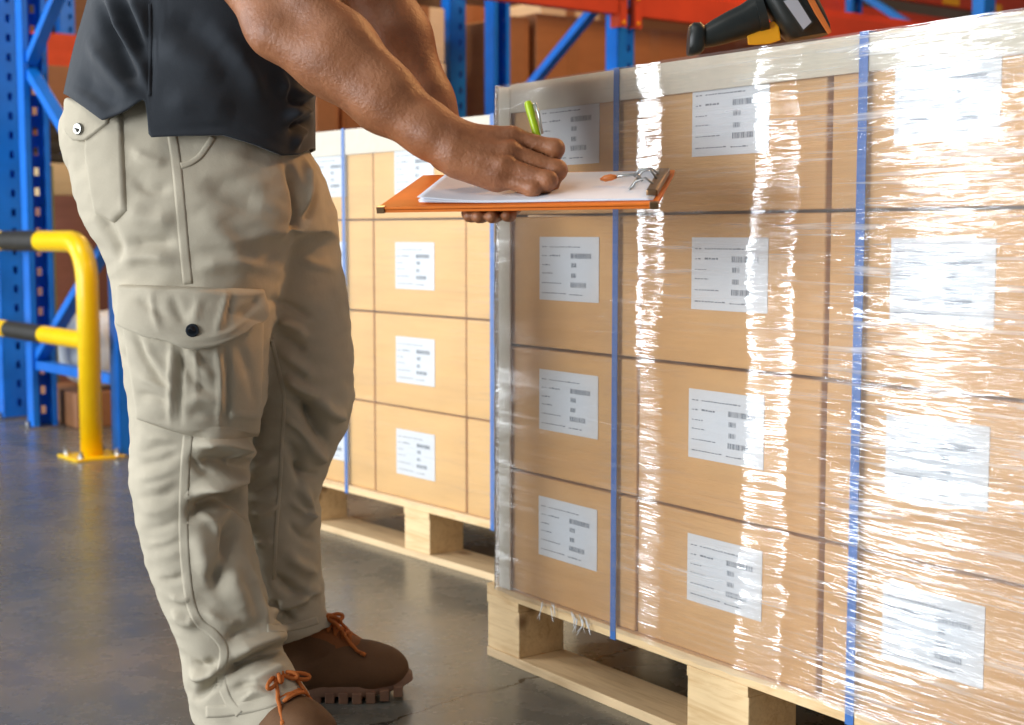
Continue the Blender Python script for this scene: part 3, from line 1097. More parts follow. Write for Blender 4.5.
def surface_nets(fn, lo, hi, h):
    lo = np.array(lo, float); hi = np.array(hi, float)
    B = 8
    n = (np.ceil((hi - lo) / h / B).astype(int)) * B + 1
    nb = (n - 1) // B
    g = [np.arange(nb[i]) for i in range(3)]
    cb = np.stack(np.meshgrid(*g, indexing='ij'), -1).reshape(-1, 3)
    cen = lo + (cb * B + B / 2) * h
    dc = fn(cen)
    act = np.abs(dc) < h * B * 1.35
    D = np.ones(tuple(n), np.float32)
    sg = np.sign(dc).reshape(tuple(nb))
    for ax in range(3):
        sg = np.repeat(sg, B, axis=ax)
    D[:-1, :-1, :-1] = sg
    loc = np.stack(np.meshgrid(*[np.arange(B + 1)] * 3, indexing='ij'), -1).reshape(-1, 3)
    ab = cb[act]
    CH = 400
    for i in range(0, len(ab), CH):
        idx = (ab[i:i + CH, None, :] * B + loc[None]).reshape(-1, 3)
        D[idx[:, 0], idx[:, 1], idx[:, 2]] = fn(lo + idx * h)
    ins = D < 0
    c = np.zeros(tuple(n - 1), np.uint8)
    for dx in (0, 1):
        for dy in (0, 1):
            for dz in (0, 1):
                c += ins[dx:n[0] - 1 + dx, dy:n[1] - 1 + dy, dz:n[2] - 1 + dz]
    cell = (c > 0) & (c < 8)
    ci = np.argwhere(cell)
    vid = -np.ones(tuple(n - 1), np.int64)
    vid[cell] = np.arange(len(ci))
    acc = np.zeros((len(ci), 3)); cnt = np.zeros(len(ci))
    corners = [(0, 0, 0), (1, 0, 0), (0, 1, 0), (0, 0, 1), (1, 1, 0), (1, 0, 1), (0, 1, 1), (1, 1, 1)]
    for a in corners:
        for b in corners:
            if sum(b) - sum(a) == 1 and all(y >= x for x, y in zip(a, b)):
                ia, ib = ci + a, ci + b
                da = D[ia[:, 0], ia[:, 1], ia[:, 2]].astype(float); db = D[ib[:, 0], ib[:, 1], ib[:, 2]].astype(float)
                m = (da < 0) != (db < 0)
                t = np.where(m, da / np.where(m, da - db, 1), 0)
                p = np.array(a) + t[:, None] * (np.array(b) - np.array(a))
                acc[m] += p[m]; cnt[m] += 1
    V = lo + (ci + acc / cnt[:, None]) * h
    Q = []
    for ax in range(3):
        s0 = [slice(None)] * 3; s1 = [slice(None)] * 3
        s0[ax] = slice(0, -1); s1[ax] = slice(1, None)
        a, b = ins[tuple(s0)], ins[tuple(s1)]
        e = np.argwhere(a != b)
        o1, o2 = (ax + 1) % 3, (ax + 2) % 3
        e = e[(e[:, o1] > 0) & (e[:, o2] > 0) & (e[:, o1] < n[o1] - 1) & (e[:, o2] < n[o2] - 1)]
        fl = a[e[:, 0], e[:, 1], e[:, 2]]
        quad = []
        for (i, j) in ((-1, -1), (0, -1), (0, 0), (-1, 0)):
            k = e.copy(); k[:, o1] += i; k[:, o2] += j
            quad.append(vid[k[:, 0], k[:, 1], k[:, 2]])
        quad = np.stack(quad, 1)
        quad[~fl] = quad[~fl][:, ::-1]
        Q.append(quad)
    Q = np.concatenate(Q)
    Q = Q[(Q >= 0).all(1)]
    return V, Q
def vnormals(V, Q):
    n = np.cross(V[Q[:, 2]] - V[Q[:, 0]], V[Q[:, 3]] - V[Q[:, 1]])
    N = np.zeros_like(V)
    for k in range(4):
        np.add.at(N, Q[:, k], n)
    return N / np.maximum(1e-12, np.linalg.norm(N, axis=1))[:, None]
def relax(V, Q, it=2, lam=.5):
    E = np.concatenate([Q[:, [0, 1]], Q[:, [1, 2]], Q[:, [2, 3]], Q[:, [3, 0]]])
    for _ in range(it):
        S = np.zeros_like(V); C = np.zeros(len(V))
        np.add.at(S, E[:, 0], V[E[:, 1]]); np.add.at(S, E[:, 1], V[E[:, 0]])
        np.add.at(C, E[:, 0], 1); np.add.at(C, E[:, 1], 1)
        V = V + lam * (S / np.maximum(C, 1)[:, None] - V)
    return V
def mesh_obj(name, V, Fq, mats, parent=None, origin=(0, 0, 0), smooth=True):
    me = bpy.data.meshes.new(name)
    V = np.asarray(V, float) - np.asarray(origin, float)
    me.from_pydata([tuple(v) for v in V], [], [tuple(int(i) for i in f) for f in Fq])
    for m in (mats if isinstance(mats, (list, tuple)) else [mats]):
        me.materials.append(m)
    me.polygons.foreach_set('use_smooth', [smooth] * len(me.polygons))
    me.update()
    o = bpy.data.objects.new(name, me)
    COL.objects.link(o)
    if parent is not None:
        o.parent = parent
    else:
        o.location = tuple(origin)
    return o
def bvh(V, Fq):
    return BVHTree.FromPolygons([Vector(v) for v in V], [tuple(int(i) for i in f) for f in Fq])
def dense(pl, n=6):
    out = []
    for i in range(len(pl) - 1):
        a, b = np.array(pl[i], float), np.array(pl[i + 1], float)
        for k in range(n):
            out.append(a + (b - a) * k / n)
    out.append(np.array(pl[-1], float))
    return out
def smooth_line(pl, n=8):
    """Catmull-Rom through the points"""
    P = [np.array(p, float) for p in pl]
    P = [2 * P[0] - P[1]] + P + [2 * P[-1] - P[-2]]
    out = []
    for i in range(1, len(P) - 2):
        for k in range(n):
            t = k / n
            out.append(.5 * (2 * P[i] + (P[i + 1] - P[i - 1]) * t + (2 * P[i - 1] - 5 * P[i] + 4 * P[i + 1] - P[i + 2]) * t * t + (3 * P[i] - P[i - 1] - 3 * P[i + 1] + P[i + 2]) * t ** 3))
    out.append(P[-2])
    return out
def hit(T, px, py, Yd):
    """the surface point seen in the photo at px, py (falls back to the nearest surface point)"""
    d = Vector(ray(px, py)).normalized()
    h = T.ray_cast(Vector((0, 0, H)), d)
    if h[0] is None:
        h = T.find_nearest(Vector(at(px, py, Yd)))
    n = h[1]
    if n.dot(d) > 0:
        n = -n
    return np.array(h[0]), np.array(n)
def fold(V, N, T, folds, Yd):
    D = np.zeros(len(V))
    for (pl, wdt, amp) in folds:
        pts = np.array([hit(T, p[0], p[1], Yd)[0] for p in smooth_line(pl, 5)])
        lo, hi = pts.min(0) - 3 * wdt, pts.max(0) + 3 * wdt
        idx = np.where(((V > lo) & (V < hi)).all(1))[0]
        if len(idx) == 0:
            continue
        P = V[idx]
        best = np.full(len(idx), 1e9); par = np.zeros(len(idx))
        n = len(pts) - 1
        for i in range(n):
            a, b = pts[i], pts[i + 1]
            ab = b - a
            t = np.clip(((P - a) @ ab) / max(1e-12, ab @ ab), 0, 1)
            q = P - a - t[:, None] * ab
            d = (q * q).sum(1)
            m = d < best
            best[m] = d[m]; par[m] = (i + t[m]) / n
        ends = np.clip(np.minimum(par, 1 - par) / .25, 0, 1)
        ends = .15 + .85 * ends
        D[idx] += amp * np.exp(-best / (wdt * wdt)) * ends
    return V + N * D[:, None]
def wrinkle(V, N, amp, sc, seed=0, stretch=(1, 1, 1)):
    d = np.array([noise.noise((v[0] * sc * stretch[0] + seed, v[1] * sc * stretch[1], v[2] * sc * stretch[2])) for v in V])
    return V + N * (amp * d)[:, None]
def sheet(T, grid, lift, Yd, name, mat, parent, origin, thick=.002, folds=(), smooth=True, lift_edge=-.001, edge=2):
    """a cloth patch laid on the surface T; grid[j][i] = pixel; lift(u, v) height over the cloth below"""
    nj, ni = len(grid), len(grid[0])
    P = np.zeros((nj, ni, 3)); Nn = np.zeros((nj, ni, 3))
    for j in range(nj):
        for i in range(ni):
            P[j, i], Nn[j, i] = hit(T, grid[j][i][0], grid[j][i][1], Yd)
    for _ in range(4):
        Nn[1:-1, 1:-1] = (Nn[1:-1, 1:-1] + Nn[:-2, 1:-1] + Nn[2:, 1:-1] + Nn[1:-1, :-2] + Nn[1:-1, 2:]) / 5
    for _ in range(2):
        P[1:-1, 1:-1] = (P[1:-1, 1:-1] * 2 + P[:-2, 1:-1] + P[2:, 1:-1] + P[1:-1, :-2] + P[1:-1, 2:]) / 6
    Nn /= np.linalg.norm(Nn, axis=2)[..., None]
    L = np.zeros((nj, ni))
    for j in range(nj):
        for i in range(ni):
            L[j, i] = lift(i / (ni - 1), j / (nj - 1))
    top = (P + Nn * L[..., None]).reshape(-1, 3)
    Fq = [(j * ni + i, j * ni + i + 1, (j + 1) * ni + i + 1, (j + 1) * ni + i) for j in range(nj - 1) for i in range(ni - 1)]
    Fq = np.array(Fq)
    if len(folds):
        NN = Nn.reshape(-1, 3)
        top = fold(top, NN, bvh(top, Fq), folds, Yd)
    bot = (P - Nn * .004).reshape(-1, 3)
    V = np.concatenate([top, bot])
    n = nj * ni
    rim = [j * ni for j in range(nj - 1)]
    per = [(0, i) for i in range(ni)] + [(j, ni - 1) for j in range(1, nj)] + [(nj - 1, i) for i in range(ni - 2, -1, -1)] + [(j, 0) for j in range(nj - 2, 0, -1)]
    per = [j * ni + i for j, i in per]
    Q = [tuple(f) for f in Fq]
    for k in range(len(per)):
        a, b = per[k], per[(k + 1) % len(per)]
        Q.append((b, a, a + n, b + n))
    Q += [tuple(reversed([i + n for i in f])) for f in Fq]
    o = mesh_obj(name, V, Q, mat, parent, origin, smooth)
    return o
def ribbon(T, pl, wpx, lift, Yd, name, mat, parent, origin, nw=4, dens=8, round_=True):
    line = smooth_line(pl, dens)
    grid = []
    for i, p in enumerate(line):
        a = line[max(0, i - 1)]; b = line[min(len(line) - 1, i + 1)]
        d = (b - a) / np.linalg.norm(b - a)
        nrm = np.array([-d[1], d[0]])
        wp = wpx if isinstance(wpx, (int, float)) else np.interp(i / (len(line) - 1), [0, 1], wpx)
        grid.append([p + nrm * (k / nw - .5) * wp for k in range(nw + 1)])
    return sheet(T, grid, (lambda u, v: lift * (1 - .5 * abs(2 * u - 1) ** 2)) if round_ else (lambda u, v: lift), Yd, name, mat, parent, origin)

# ------------------------------------------------------------------ the man
BASE = np.array([-.40, 2.12, 0.0])
PO = tuple(BASE)

# --- body: arms, hands, trunk, neck and head as one skin surface
fwd = np.array([.85, -.52, 0]); fwd /= np.linalg.norm(fwd)
lat = np.array([-fwd[1] * -1, 0, 0])
rgt = np.array([fwd[1], -fwd[0], 0])       # his right hand side (towards the camera)
pelv = np.array([-.475, 2.12, .84])
chest = np.array([-.405, 2.085, 1.16])
neck = np.array([-.345, 2.05, 1.36])
headc = np.array([-.275, 2.01, 1.475])
Rsh = chest + rgt * .175 + np.array([.01, 0, .12])
Lsh = chest - rgt * .175 + np.array([.03, 0, .12])
Rel = at(285, 23, 1.86)
Rwr = at(450, 146, 1.80)
Lel = at(374, -10, 2.06)
Lwr = at(449, 150, 2.03)

def unit(v):
    v = np.asarray(v, float); return v / np.linalg.norm(v)
HY = -.012     # depth nudge of the writing hand
def hp(px, py, Y): return at(px, py, Y + HY)
# right hand joints: (knuckle, middle joint, end joint, tip), radii
RF = [
    ([hp(512, 137.5, 1.812), hp(555, 148.5, 1.802), hp(550, 169, 1.824), hp(541, 184, 1.832)], (.0132, .0118, .0098, .0085)),
    ([hp(509, 152, 1.795), hp(557, 170, 1.790), hp(551, 184, 1.806), hp(541, 190, 1.818)], (.0140, .0125, .0102, .0086)),
    ([hp(504, 166, 1.783), hp(548, 180.5, 1.770), hp(543, 190, 1.790), hp(533, 192, 1.803)], (.0135, .0118, .0098, .0084)),
    ([hp(500, 178, 1.785), hp(533, 188.5, 1.769), hp(530, 193, 1.785), hp(522, 194, 1.797)], (.0122, .0102, .0086, .0076)),
]
RT = ([hp(470, 152, 1.822), hp(503, 160, 1.846), hp(527, 168, 1.850), hp(545, 180, 1.842)], (.0165, .0145, .0118, .0092))
def body_fn(P):
    # trunk
    d = cone(P, pelv, chest, .10, .11)
    d = smin(d, cone(P, chest + rgt * .06, chest - rgt * .06, .10, .10), .05)
    d = smin(d, cone(P, Rsh - rgt * .03, Lsh + rgt * .03, .062, .062), .06)
    d = smin(d, cone(P, chest + np.array([.03, -.01, .1]), neck, .07, .055), .05)
    d = smin(d, cone(P, neck, headc - np.array([.02, 0, .04]), .054, .056), .03)
    # head
    hd = ell(P, headc + np.array([0, 0, .04]), (.092, .078, .098))
    hd = smin(hd, ell(P, headc + fwd * .03 - np.array([0, 0, .045]), (.062, .056, .07)), .035)
    hd = smin(hd, cone(P, headc + fwd * .092 + np.array([0, 0, .02]), headc + fwd * .112 - np.array([0, 0, .025]), .008, .013), .015)
    for s in (-1, 1):
        hd = smin(hd, ell(P, headc + rgt * s * .08 + np.array([0, 0, .005]), (.022, .014, .032)), .008)
    hd = smin(hd, cone(P, headc + fwd * .088 + rgt * .02 - np.array([0, 0, .055]), headc + fwd * .088 - rgt * .02 - np.array([0, 0, .055]), .010, .010), .01)
    d = smin(d, hd, .02)
    # right arm
    m1 = Rel + (Rwr - Rel) * .28
    m2 = Rel + (Rwr - Rel) * .62
    m3 = Rel + (Rwr - Rel) * .88
    up = np.array([0, 0, 1.0])
    bul = np.array([.006, 0, .004])
    arm = cone(P, Rsh, Rel * .55 + Rsh * .45, .058, .053)
    arm = smin(arm, cone(P, Rel * .55 + Rsh * .45, Rel, .053, .042), .02)
    arm = smin(arm, ell(P, Rel + np.array([-.022, .0, .0]), (.024, .03, .03)), .02)
    arm = smin(arm, cone(P, Rel, m1 + bul, .044, .054), .03)
    arm = smin(arm, cone(P, m1 + bul, m2 - np.array([.002, 0, 0]), .054, .0415), .02)
    arm = smin(arm, cone(P, m2 - np.array([.002, 0, 0]), m3, .0415, .0315), .02)
    arm = smin(arm, cone(P, m3, Rwr, .0315, .0295), .02)
    # muscle ridges on the forearm
    arm = smin(arm, cone(P, Rel + np.array([.03, -.03, .03]), m2 + np.array([.012, -.018, .018]), .026, .014), .02)
    arm = smin(arm, cone(P, Rel + np.array([-.01, -.03, -.02]), m3 + np.array([-.004, -.014, -.012]), .024, .012), .02)
    arm = smin(arm, ell(P, Rwr + np.array([-.022, -.018, .012]), (.013, .012, .012)), .012)
    d = smin(d, arm, .03)
    # right palm
    pal = None
    wb = [hp(459, 138, 1.812), hp(458, 146, 1.802), hp(457, 153, 1.796), hp(456, 160, 1.796)]
    for k in range(4):
        a = wb[k]; b = RF[k][0][0]
        c = cone(P, a, b, .0195 - .0006 * k, .0135 - .0004 * k)
        pal = c if pal is None else smin(pal, c, .014)
    pal = smin(pal, cone(P, hp(462, 165, 1.80), hp(496, 180, 1.79), .017, .014), .014)
    pal = smin(pal, cone(P, hp(468, 150, 1.82), RT[0][1], .019, .015), .016)
    # knuckles and tendons
    for k in range(4):
        c = RF[k][0][0] + np.array([0, -.0065, .0035])
        pal = smin(pal, ell(P, c, (.0105, .0088, .0092)), .007)
        pal = smin(pal, cone(P, c - np.array([.004, .0035, 0]), wb[k] * .7 + RF[k][0][0] * .3 + np.array([0, -.0135, .002]), .0042, .0030), .007)
    d = smin(d, pal, .02)
    # fingers
    fs = None
    for (J, r) in RF:
        f = cone(P, J[0], J[1], r[0] * .93, r[1] * .90)
        f = smin(f, ell(P, J[1], (r[1] * .96,) * 3), .008)
        f = smin(f, cone(P, J[1], J[2], r[1] * .93, r[2]), .004)
        f = smin(f, cone(P, J[2], J[3], r[2], r[3]), .004)
        fs = f if fs is None else smin(fs, f, .0016)
    d = smin(d, fs, .0060)
    J, r = RT
    f = cone(P, J[0], J[1], r[0], r[1])
    f = smin(f, cone(P, J[1], J[2], r[1], r[2]), .005)
    f = smin(f, cone(P, J[2], J[3], r[2], r[3]), .005)
    d = smin(d, f, .006)
    # left arm
    a1 = Lel + (Lwr - Lel) * .3
    a2 = Lel + (Lwr - Lel) * .7
    arm = cone(P, Lsh, Lel, .056, .043)
    arm = smin(arm, cone(P, Lel, a1, .044, .048), .03)
    arm = smin(arm, cone(P, a1, a2, .048, .037), .02)
    arm = smin(arm, cone(P, a2, Lwr, .037, .029), .02)
    d = smin(d, arm, .03)
    d = smin(d, left_hand(P), .018)
    return d
# left hand: palm up under the board, fingers towards its near edge
BW0, BW1 = at(377, 207.5, 1.755), at(657, 203, 1.682)
BF0, BF1 = at(430, 177.5, 1.950), at(668, 170, 1.877)
bx_ = unit(BW1 - BW0)
by_ = unit((BF0 + BF1) / 2 - (BW0 + BW1) / 2); by_ = unit(by_ - bx_ * (by_ @ bx_))
bz_ = np.cross(bx_, by_)
BO = BW0
BL = np.linalg.norm(BW1 - BW0)
BWD = .215
def bp_(x, y, z): return BO + bx_ * x + by_ * y + bz_ * z
print('board', BL, np.linalg.norm((BF0 + BF1) / 2 - (BW0 + BW1) / 2))
LF = []
for k, (x0, x1, r) in enumerate([(.152, .158, .0088), (.134, .140, .0095), (.116, .123, .0095), (.100, .110, .0088)]):
    LF.append(([bp_(x0 - .004, .105, -.022), bp_(x0, .062, -.0215), bp_(x1, .034, -.0185), bp_(x1 + .001, .010 + .004 * abs(k - 1.3), -.0160)], (r * 1.15, r * 1.05, r * .98, r * .88)))
LTH = ([bp_(.150, .190, -.022), bp_(.176, .16, -.020), bp_(.19, .13, -.0165), bp_(.196, .105, -.0165)], (.015, .0125, .011, .0095))
def left_hand(P):
    pal = None
    pw = bp_(.10, .225, -.016)
    for k, (J, r) in enumerate(LF):
        c = cone(P, bp_(.118 - .012 * k, .200, -.026), J[0], .0165, .0125)
        pal = c if pal is None else smin(pal, c, .012)
    pal = smin(pal, cone(P, Lwr, bp_(.105, .205, -.026), .027, .021), .02)
    for (J, r) in LF + [LTH]:
        f = cone(P, J[0], J[1], r[0], r[1])
        f = smin(f, cone(P, J[1], J[2], r[1], r[2]), .004)
        f = smin(f, cone(P, J[2], J[3], r[2], r[3]), .004)
        pal = smin(pal, f, .003)
    return pal
import time as _t
_a = _t.time()
V, Q = surface_nets(body_fn, (-.70, 1.64, .70), (.10, 2.40, 1.66), .0026)
V = relax(V, Q, 2, .4)
man = mesh_obj('person', V, Q, M['skin'], None, PO)
tag(man, 'person in dark polo shirt and khaki cargo trousers writing on an orange clipboard', 'person')
print('body', len(V), _t.time() - _a)
# face and hair (out of the picture, above its top edge)
m = MB()
nn = 24
hc = headc + np.array([0, 0, .04])
Hf = lambda P: np.maximum(ell(P, hc, (.101, .087, .107)), -np.maximum(ell(P, hc + fwd * .10 - np.array([0, 0, .075]), (.125, .125, .115)), -1))
Vh, Qh = surface_nets(Hf, hc - .14, hc + .14, .006)
mesh_obj('hair', relax(Vh, Qh, 2), Qh, M['hair'], man, PO)
for s in (-1, 1):
    p = headc + fwd * .0745 + rgt * s * .031 + np.array([0, 0, .02])
    Ve, Qe = surface_nets(lambda P: ell(P, p, (.0125,) * 3), p - .02, p + .02, .003)
    mesh_obj('eye', Ve, Qe, M['eye'], man, PO)


# boot uppers as a field in boot coordinates (x along the foot, heel at 0)
BAX = np.array([0, 1.0, 0])
def boot_upper(P):
    d = cone(P, (.040, 0, .055), (.068, 0, .150), .040, .045)
    d = smin(d, cone(P, (.036, 0, .040), (.10, 0, .042), .034, .036), .02)
    d = smin(d, cone(P, (.086, 0, .104), (.180, .0, .052), .036, .036), .022)
    d = smin(d, cone(P, (.10, 0, .040), (.196, .002, .040), .038, .042, (BAX, .92)), .02)
    d = smin(d, ell(P, (.216, .002, .042), (.052, .045, .040)), .012)
    return d
def boot_shaft(P, ins):
    d = cone(P, (.040, 0, .055), (.068, 0, .150), .040, .045)
    d = smin(d, cone(P, (.036, 0, .040), (.07, 0, .042), .034, .036), .02)
    return smin(d, cone(P, (.086, 0, .104), (ins, .0, .078 - .7 * (ins - .135)), .036, .036), .022)
BOOTS = {'far': (np.array([-.434, 2.222]), R(3), .270), 'near': (np.array([-.446, 2.100]), R(-46), .270)}
def boot_local(P, which):
    hl, yw, L = BOOTS[which]
    k = L / .27
    q = P - np.array([hl[0], hl[1], 0])
    c, s = math.cos(yw), math.sin(yw)
    return np.stack([(q[:, 0] * c + q[:, 1] * s) / k, (-q[:, 0] * s + q[:, 1] * c) / k, q[:, 2]], 1)
# --- trousers
NEAR = [(90, 76, 286), (180, 76, 288), (200, 84, 289), (240, 102, 289), (280, 114, 282), (320, 119, 273), (360, 126, 268), (400, 132, 266), (440, 134, 253), (480, 134, 246), (520, 140, 247), (560, 150, 257), (600, 165, 266), (640, 184, 276), (670, 189, 291), (700, 196, 301), (735, 204, 303)]
FAR = [(90, 190, 316), (160, 205, 318), (200, 215, 333), (250, 225, 341), (300, 232, 348), (350, 238, 353), (400, 240, 354), (430, 238, 346), (460, 235, 332), (500, 232, 317), (540, 236, 319), (580, 245, 320), (610, 256, 322), (650, 262, 322)]
PEL = [(60, 94, 290), (92, 84, 294), (106, 74, 297), (122, 65, 300), (138, 65, 304), (152, 67, 309), (165, 71, 318), (180, 76, 324), (210, 88, 329), (250, 105, 332)]
def tab(rows, Y, b0):
    z = []; cx = []; a = []
    for (py, l, r_) in rows:
        p0, p1 = at(l, py, Y), at(r_, py, Y)
        z.append(p0[2]); cx.append((p0[0] + p1[0]) / 2); a.append((p1[0] - p0[0]) / 2)
    z = np.array(z)[::-1]; cx = np.array(cx)[::-1]; a = np.array(a)[::-1]
    bz = np.interp(z, [p[0] for p in b0], [p[1] for p in b0])
    yc = np.interp(z, [p[0] for p in b0], [p[2] for p in b0])
    return z, cx, a, bz, yc
tN = tab(NEAR, 2.07, [(0, .092, 2.055), (.2, .092, 2.06), (.42, .10, 2.065), (.62, .12, 2.07), (.9, .12, 2.075)])
tF = tab(FAR, 2.235, [(0, .085, 2.245), (.2, .088, 2.245), (.42, .098, 2.24), (.62, .112, 2.225), (.9, .115, 2.21)])
tP = tab(PEL, 2.13, [(0, .165, 2.135), (.83, .165, 2.135), (.87, .156, 2.13), (.91, .142, 2.13), (1, .135, 2.13)])
def tube_d(P, t, ex=2.0):
    z, cx, a, b, yc = t
    x = (P[:, 0] - np.interp(P[:, 2], z, cx)) / np.interp(P[:, 2], z, a)
    y = (P[:, 1] - np.interp(P[:, 2], z, yc)) / np.interp(P[:, 2], z, b)
    k = (np.abs(x) ** ex + np.abs(y) ** ex) ** (1 / ex)
    return (k - 1) * np.minimum(np.interp(P[:, 2], z, a), np.interp(P[:, 2], z, b))
hN0, hN1 = at(203, 716, 2.06), at(302, 697, 2.06)
hF0, hF1 = at(262, 637, 2.235), at(321, 625, 2.235)
def hem(P, h0, h1, back):
    zz = h0[2] + (P[:, 0] - h0[0]) / (h1[0] - h0[0]) * (h1[2] - h0[2])
    return zz - P[:, 2]
def trouser_fn(P):
    dn = smin(tube_d(P, tN, 2.15), boot_shaft(boot_local(P, 'near'), .160) - .012, .03)
    df = smin(tube_d(P, tF, 2.15), boot_shaft(boot_local(P, 'far'), .135) - .008, .03)
    dn = np.maximum(dn, hem(P, hN0, hN1, 0))
    df = np.maximum(df, hem(P, hF0, hF1, 0))
    zt = at(190, 190, 2.1)[2]
    dn = -smin(-dn, zt + .03 - P[:, 2], .09); df = -smin(-df, zt + .03 - P[:, 2], .09)
    dp = np.maximum(tube_d(P, tP, 2.3), at(190, 232, 2.1)[2] - P[:, 2])
    dp = np.maximum(dp, P[:, 2] - .965)
    d = smin(dn, df, .012)
    return smin(d, dp, .035)
V, Q = surface_nets(trouser_fn, (-.72, 1.86, .0), (-.18, 2.42, 1.0), .0028)
V = relax(V, Q, 4, .5)
N = vnormals(V, Q)
T0 = bvh(V, Q)
TF = [
    # near leg, knee and below
    ([(184, 518), (208, 505), (238, 499), (247, 516)], .014, -.019),
    ([(192, 494), (222, 482), (247, 476)], .013, .015),
    ([(196, 462), (222, 462), (246, 470)], .010, -.009),
    ([(193, 448), (212, 440), (232, 443), (255, 455)], .012, .015),
    ([(215, 545), (232, 585), (250, 625)], .020, .010),
    ([(238, 512), (226, 556), (208, 596)], .018, -.014),
    ([(196, 530), (206, 570), (214, 600)], .014, .006),
    ([(246, 560), (258, 600), (268, 632)], .012, .006),
    ([(222, 676), (240, 665), (262, 653), (288, 646)], .0085, -.019),
    ([(232, 656), (258, 644), (284, 634)], .015, .012),
    ([(246, 690), (268, 676), (290, 668)], .016, .008),
    ([(196, 697), (210, 686), (224, 678)], .008, -.013),
    ([(190, 664), (206, 668), (217, 659)], .010, -.007),
    ([(190, 676), (206, 676), (220, 668)], .010, .008),
    ([(137, 466), (160, 462), (182, 452)], .008, -.005),
    ([(137, 478), (158, 476), (181, 466)], .008, .004),
    ([(138, 498), (158, 497), (180, 488)], .008, -.005),
    ([(140, 512), (162, 510), (181, 500)], .009, .004),
    ([(142, 530), (160, 528), (180, 520)], .008, -.004),
    ([(150, 555), (166, 556), (184, 550)], .010, .003),
    ([(172, 610), (186, 622), (198, 620)], .010, .005),
    # near thigh and seat
    ([(96, 214), (112, 236), (122, 262)], .014, -.006),
    ([(120, 206), (150, 220), (176, 218)], .016, .004),
    ([(118, 262), (146, 256), (176, 262)], .012, .004),
    ([(126, 246), (152, 244), (176, 240)], .012, -.004),
    ([(196, 268), (230, 262), (268, 268)], .012, .004),
    ([(200, 210), (226, 240), (244, 262)], .02, .004),
    ([(204, 178), (236, 196), (262, 204)], .02, -.004),
    # fly and groin
    ([(288, 160), (296, 186), (300, 214), (292, 236)], .012, -.012),
    ([(306, 158), (308, 186), (303, 214)], .009, .006),
    ([(318, 182), (312, 206), (304, 226)], .008, -.005),
    # far leg
    ([(274, 318), (292, 326), (308, 336)], .009, .007),
    ([(274, 332), (294, 344), (306, 352)], .009, -.006),
    ([(278, 350), (300, 366), (314, 378)], .010, .006),
    ([(284, 374), (300, 388), (318, 396)], .010, .009),
    ([(284, 390), (304, 408), (318, 424)], .010, -.008),
    ([(302, 400), (316, 424), (328, 446)], .013, -.013),
    ([(316, 398), (330, 412), (346, 418)], .012, .010),
    ([(304, 436), (316, 452), (326, 462)], .013, .009),
    ([(286, 440), (298, 462), (300, 486)], .010, -.007),
    ([(300, 484), (308, 506), (304, 530)], .012, .008),
    ([(250, 470), (264, 466), (278, 458)], .008, .004),
    ([(248, 490), (264, 486), (280, 478)], .008, -.004),
    ([(252, 514), (266, 512), (280, 504)], .008, .004),
    ([(272, 576), (294, 590), (318, 600)], .010, -.009),
    ([(274, 612), (298, 602), (320, 590)], .009, .010),
    ([(268, 600), (284, 614), (296, 622)], .008, -.007),
    ([(286, 552), (300, 566), (318, 574)], .012, .006),
    # small creases
    ([(190, 455), (200, 470), (214, 474)], .006, -.004), ([(206, 486), (224, 488), (240, 484)], .006, .004),
    ([(250, 446), (240, 458), (226, 460)], .006, -.005), ([(230, 470), (236, 456), (250, 458)], .005, .004),
    ([(196, 510), (212, 520), (220, 536)], .007, .004), ([(204, 610), (222, 622), (240, 622)], .008, .004),
    ([(226, 640), (240, 632), (258, 630)], .008, -.005), ([(232, 690), (250, 684), (270, 686)], .006, -.004),
    ([(240, 702), (256, 694), (272, 694)], .005, .003), ([(146, 440), (160, 438), (178, 440)], .006, .003),
    ([(140, 452), (158, 448), (178, 446)], .006, -.0035), ([(144, 488), (160, 486), (178, 478)], .006, .003),
    ([(148, 544), (164, 542), (182, 534)], .006, .003), ([(160, 580), (174, 580), (186, 574)], .007, -.003),
    ([(170, 596), (182, 600), (192, 598)], .007, .003),
    ([(130, 150), (150, 160), (168, 164)], .010, .003), ([(132, 178), (150, 190), (172, 188)], .010, -.003),
    ([(270, 300), (290, 306), (312, 318)], .007, -.004), ([(300, 258), (318, 266), (336, 270)], .010, .003),
    ([(286, 420), (298, 428), (310, 442)], .006, .005), ([(292, 462), (304, 474), (318, 476)], .007, -.006),
    ([(290, 500), (302, 512), (314, 518)], .007, .004), ([(288, 520), (300, 536), (316, 542)], .008, -.004),
    ([(276, 620), (290, 612), (312, 606)], .006, -.006), ([(252, 450), (264, 452), (278, 446)], .006, -.003),
    ([(250, 500), (264, 500), (278, 494)], .006, .003), ([(254, 540), (264, 544), (274, 540)], .006, .003),
]
V = fold(V, N, T0, [(a_, w_ * .8, h_ * (.85 if max(q[0] for q in a_) < 186 and min(q[1] for q in a_) > 430 else 1.75)) for (a_, w_, h_) in TF], 2.1)
V = wrinkle(V, N, .0035, 16, 3, (1, 1, .8))
V = wrinkle(V, N, .0024, 34, 9, (.8, .8, 1.6))
V = relax(V, Q, 1, .2)
tro = mesh_obj('cargo_trousers', V, Q, M['trouser'], man, PO)
T1 = bvh(V, Q)
print('trousers', len(V), _t.time() - _a)
def lerp(a, b, t): return np.array(a, float) + (np.array(b, float) - np.array(a, float)) * t
def quad_grid(tl, tr, br_, bl, ni, nj):
    return [[lerp(lerp(tl, tr, i / ni), lerp(bl, br_, i / ni), j / nj) for i in range(ni + 1)] for j in range(nj + 1)]
def rim(u, v, h, eu=.06, ev=.06, bot=True):
    k = min(u / eu, (1 - u) / eu, v / ev, ((1 - v) / ev) if bot else 9, 1)
    return -.001 + (h + .001) * math.sin(max(0, k) * math.pi / 2)
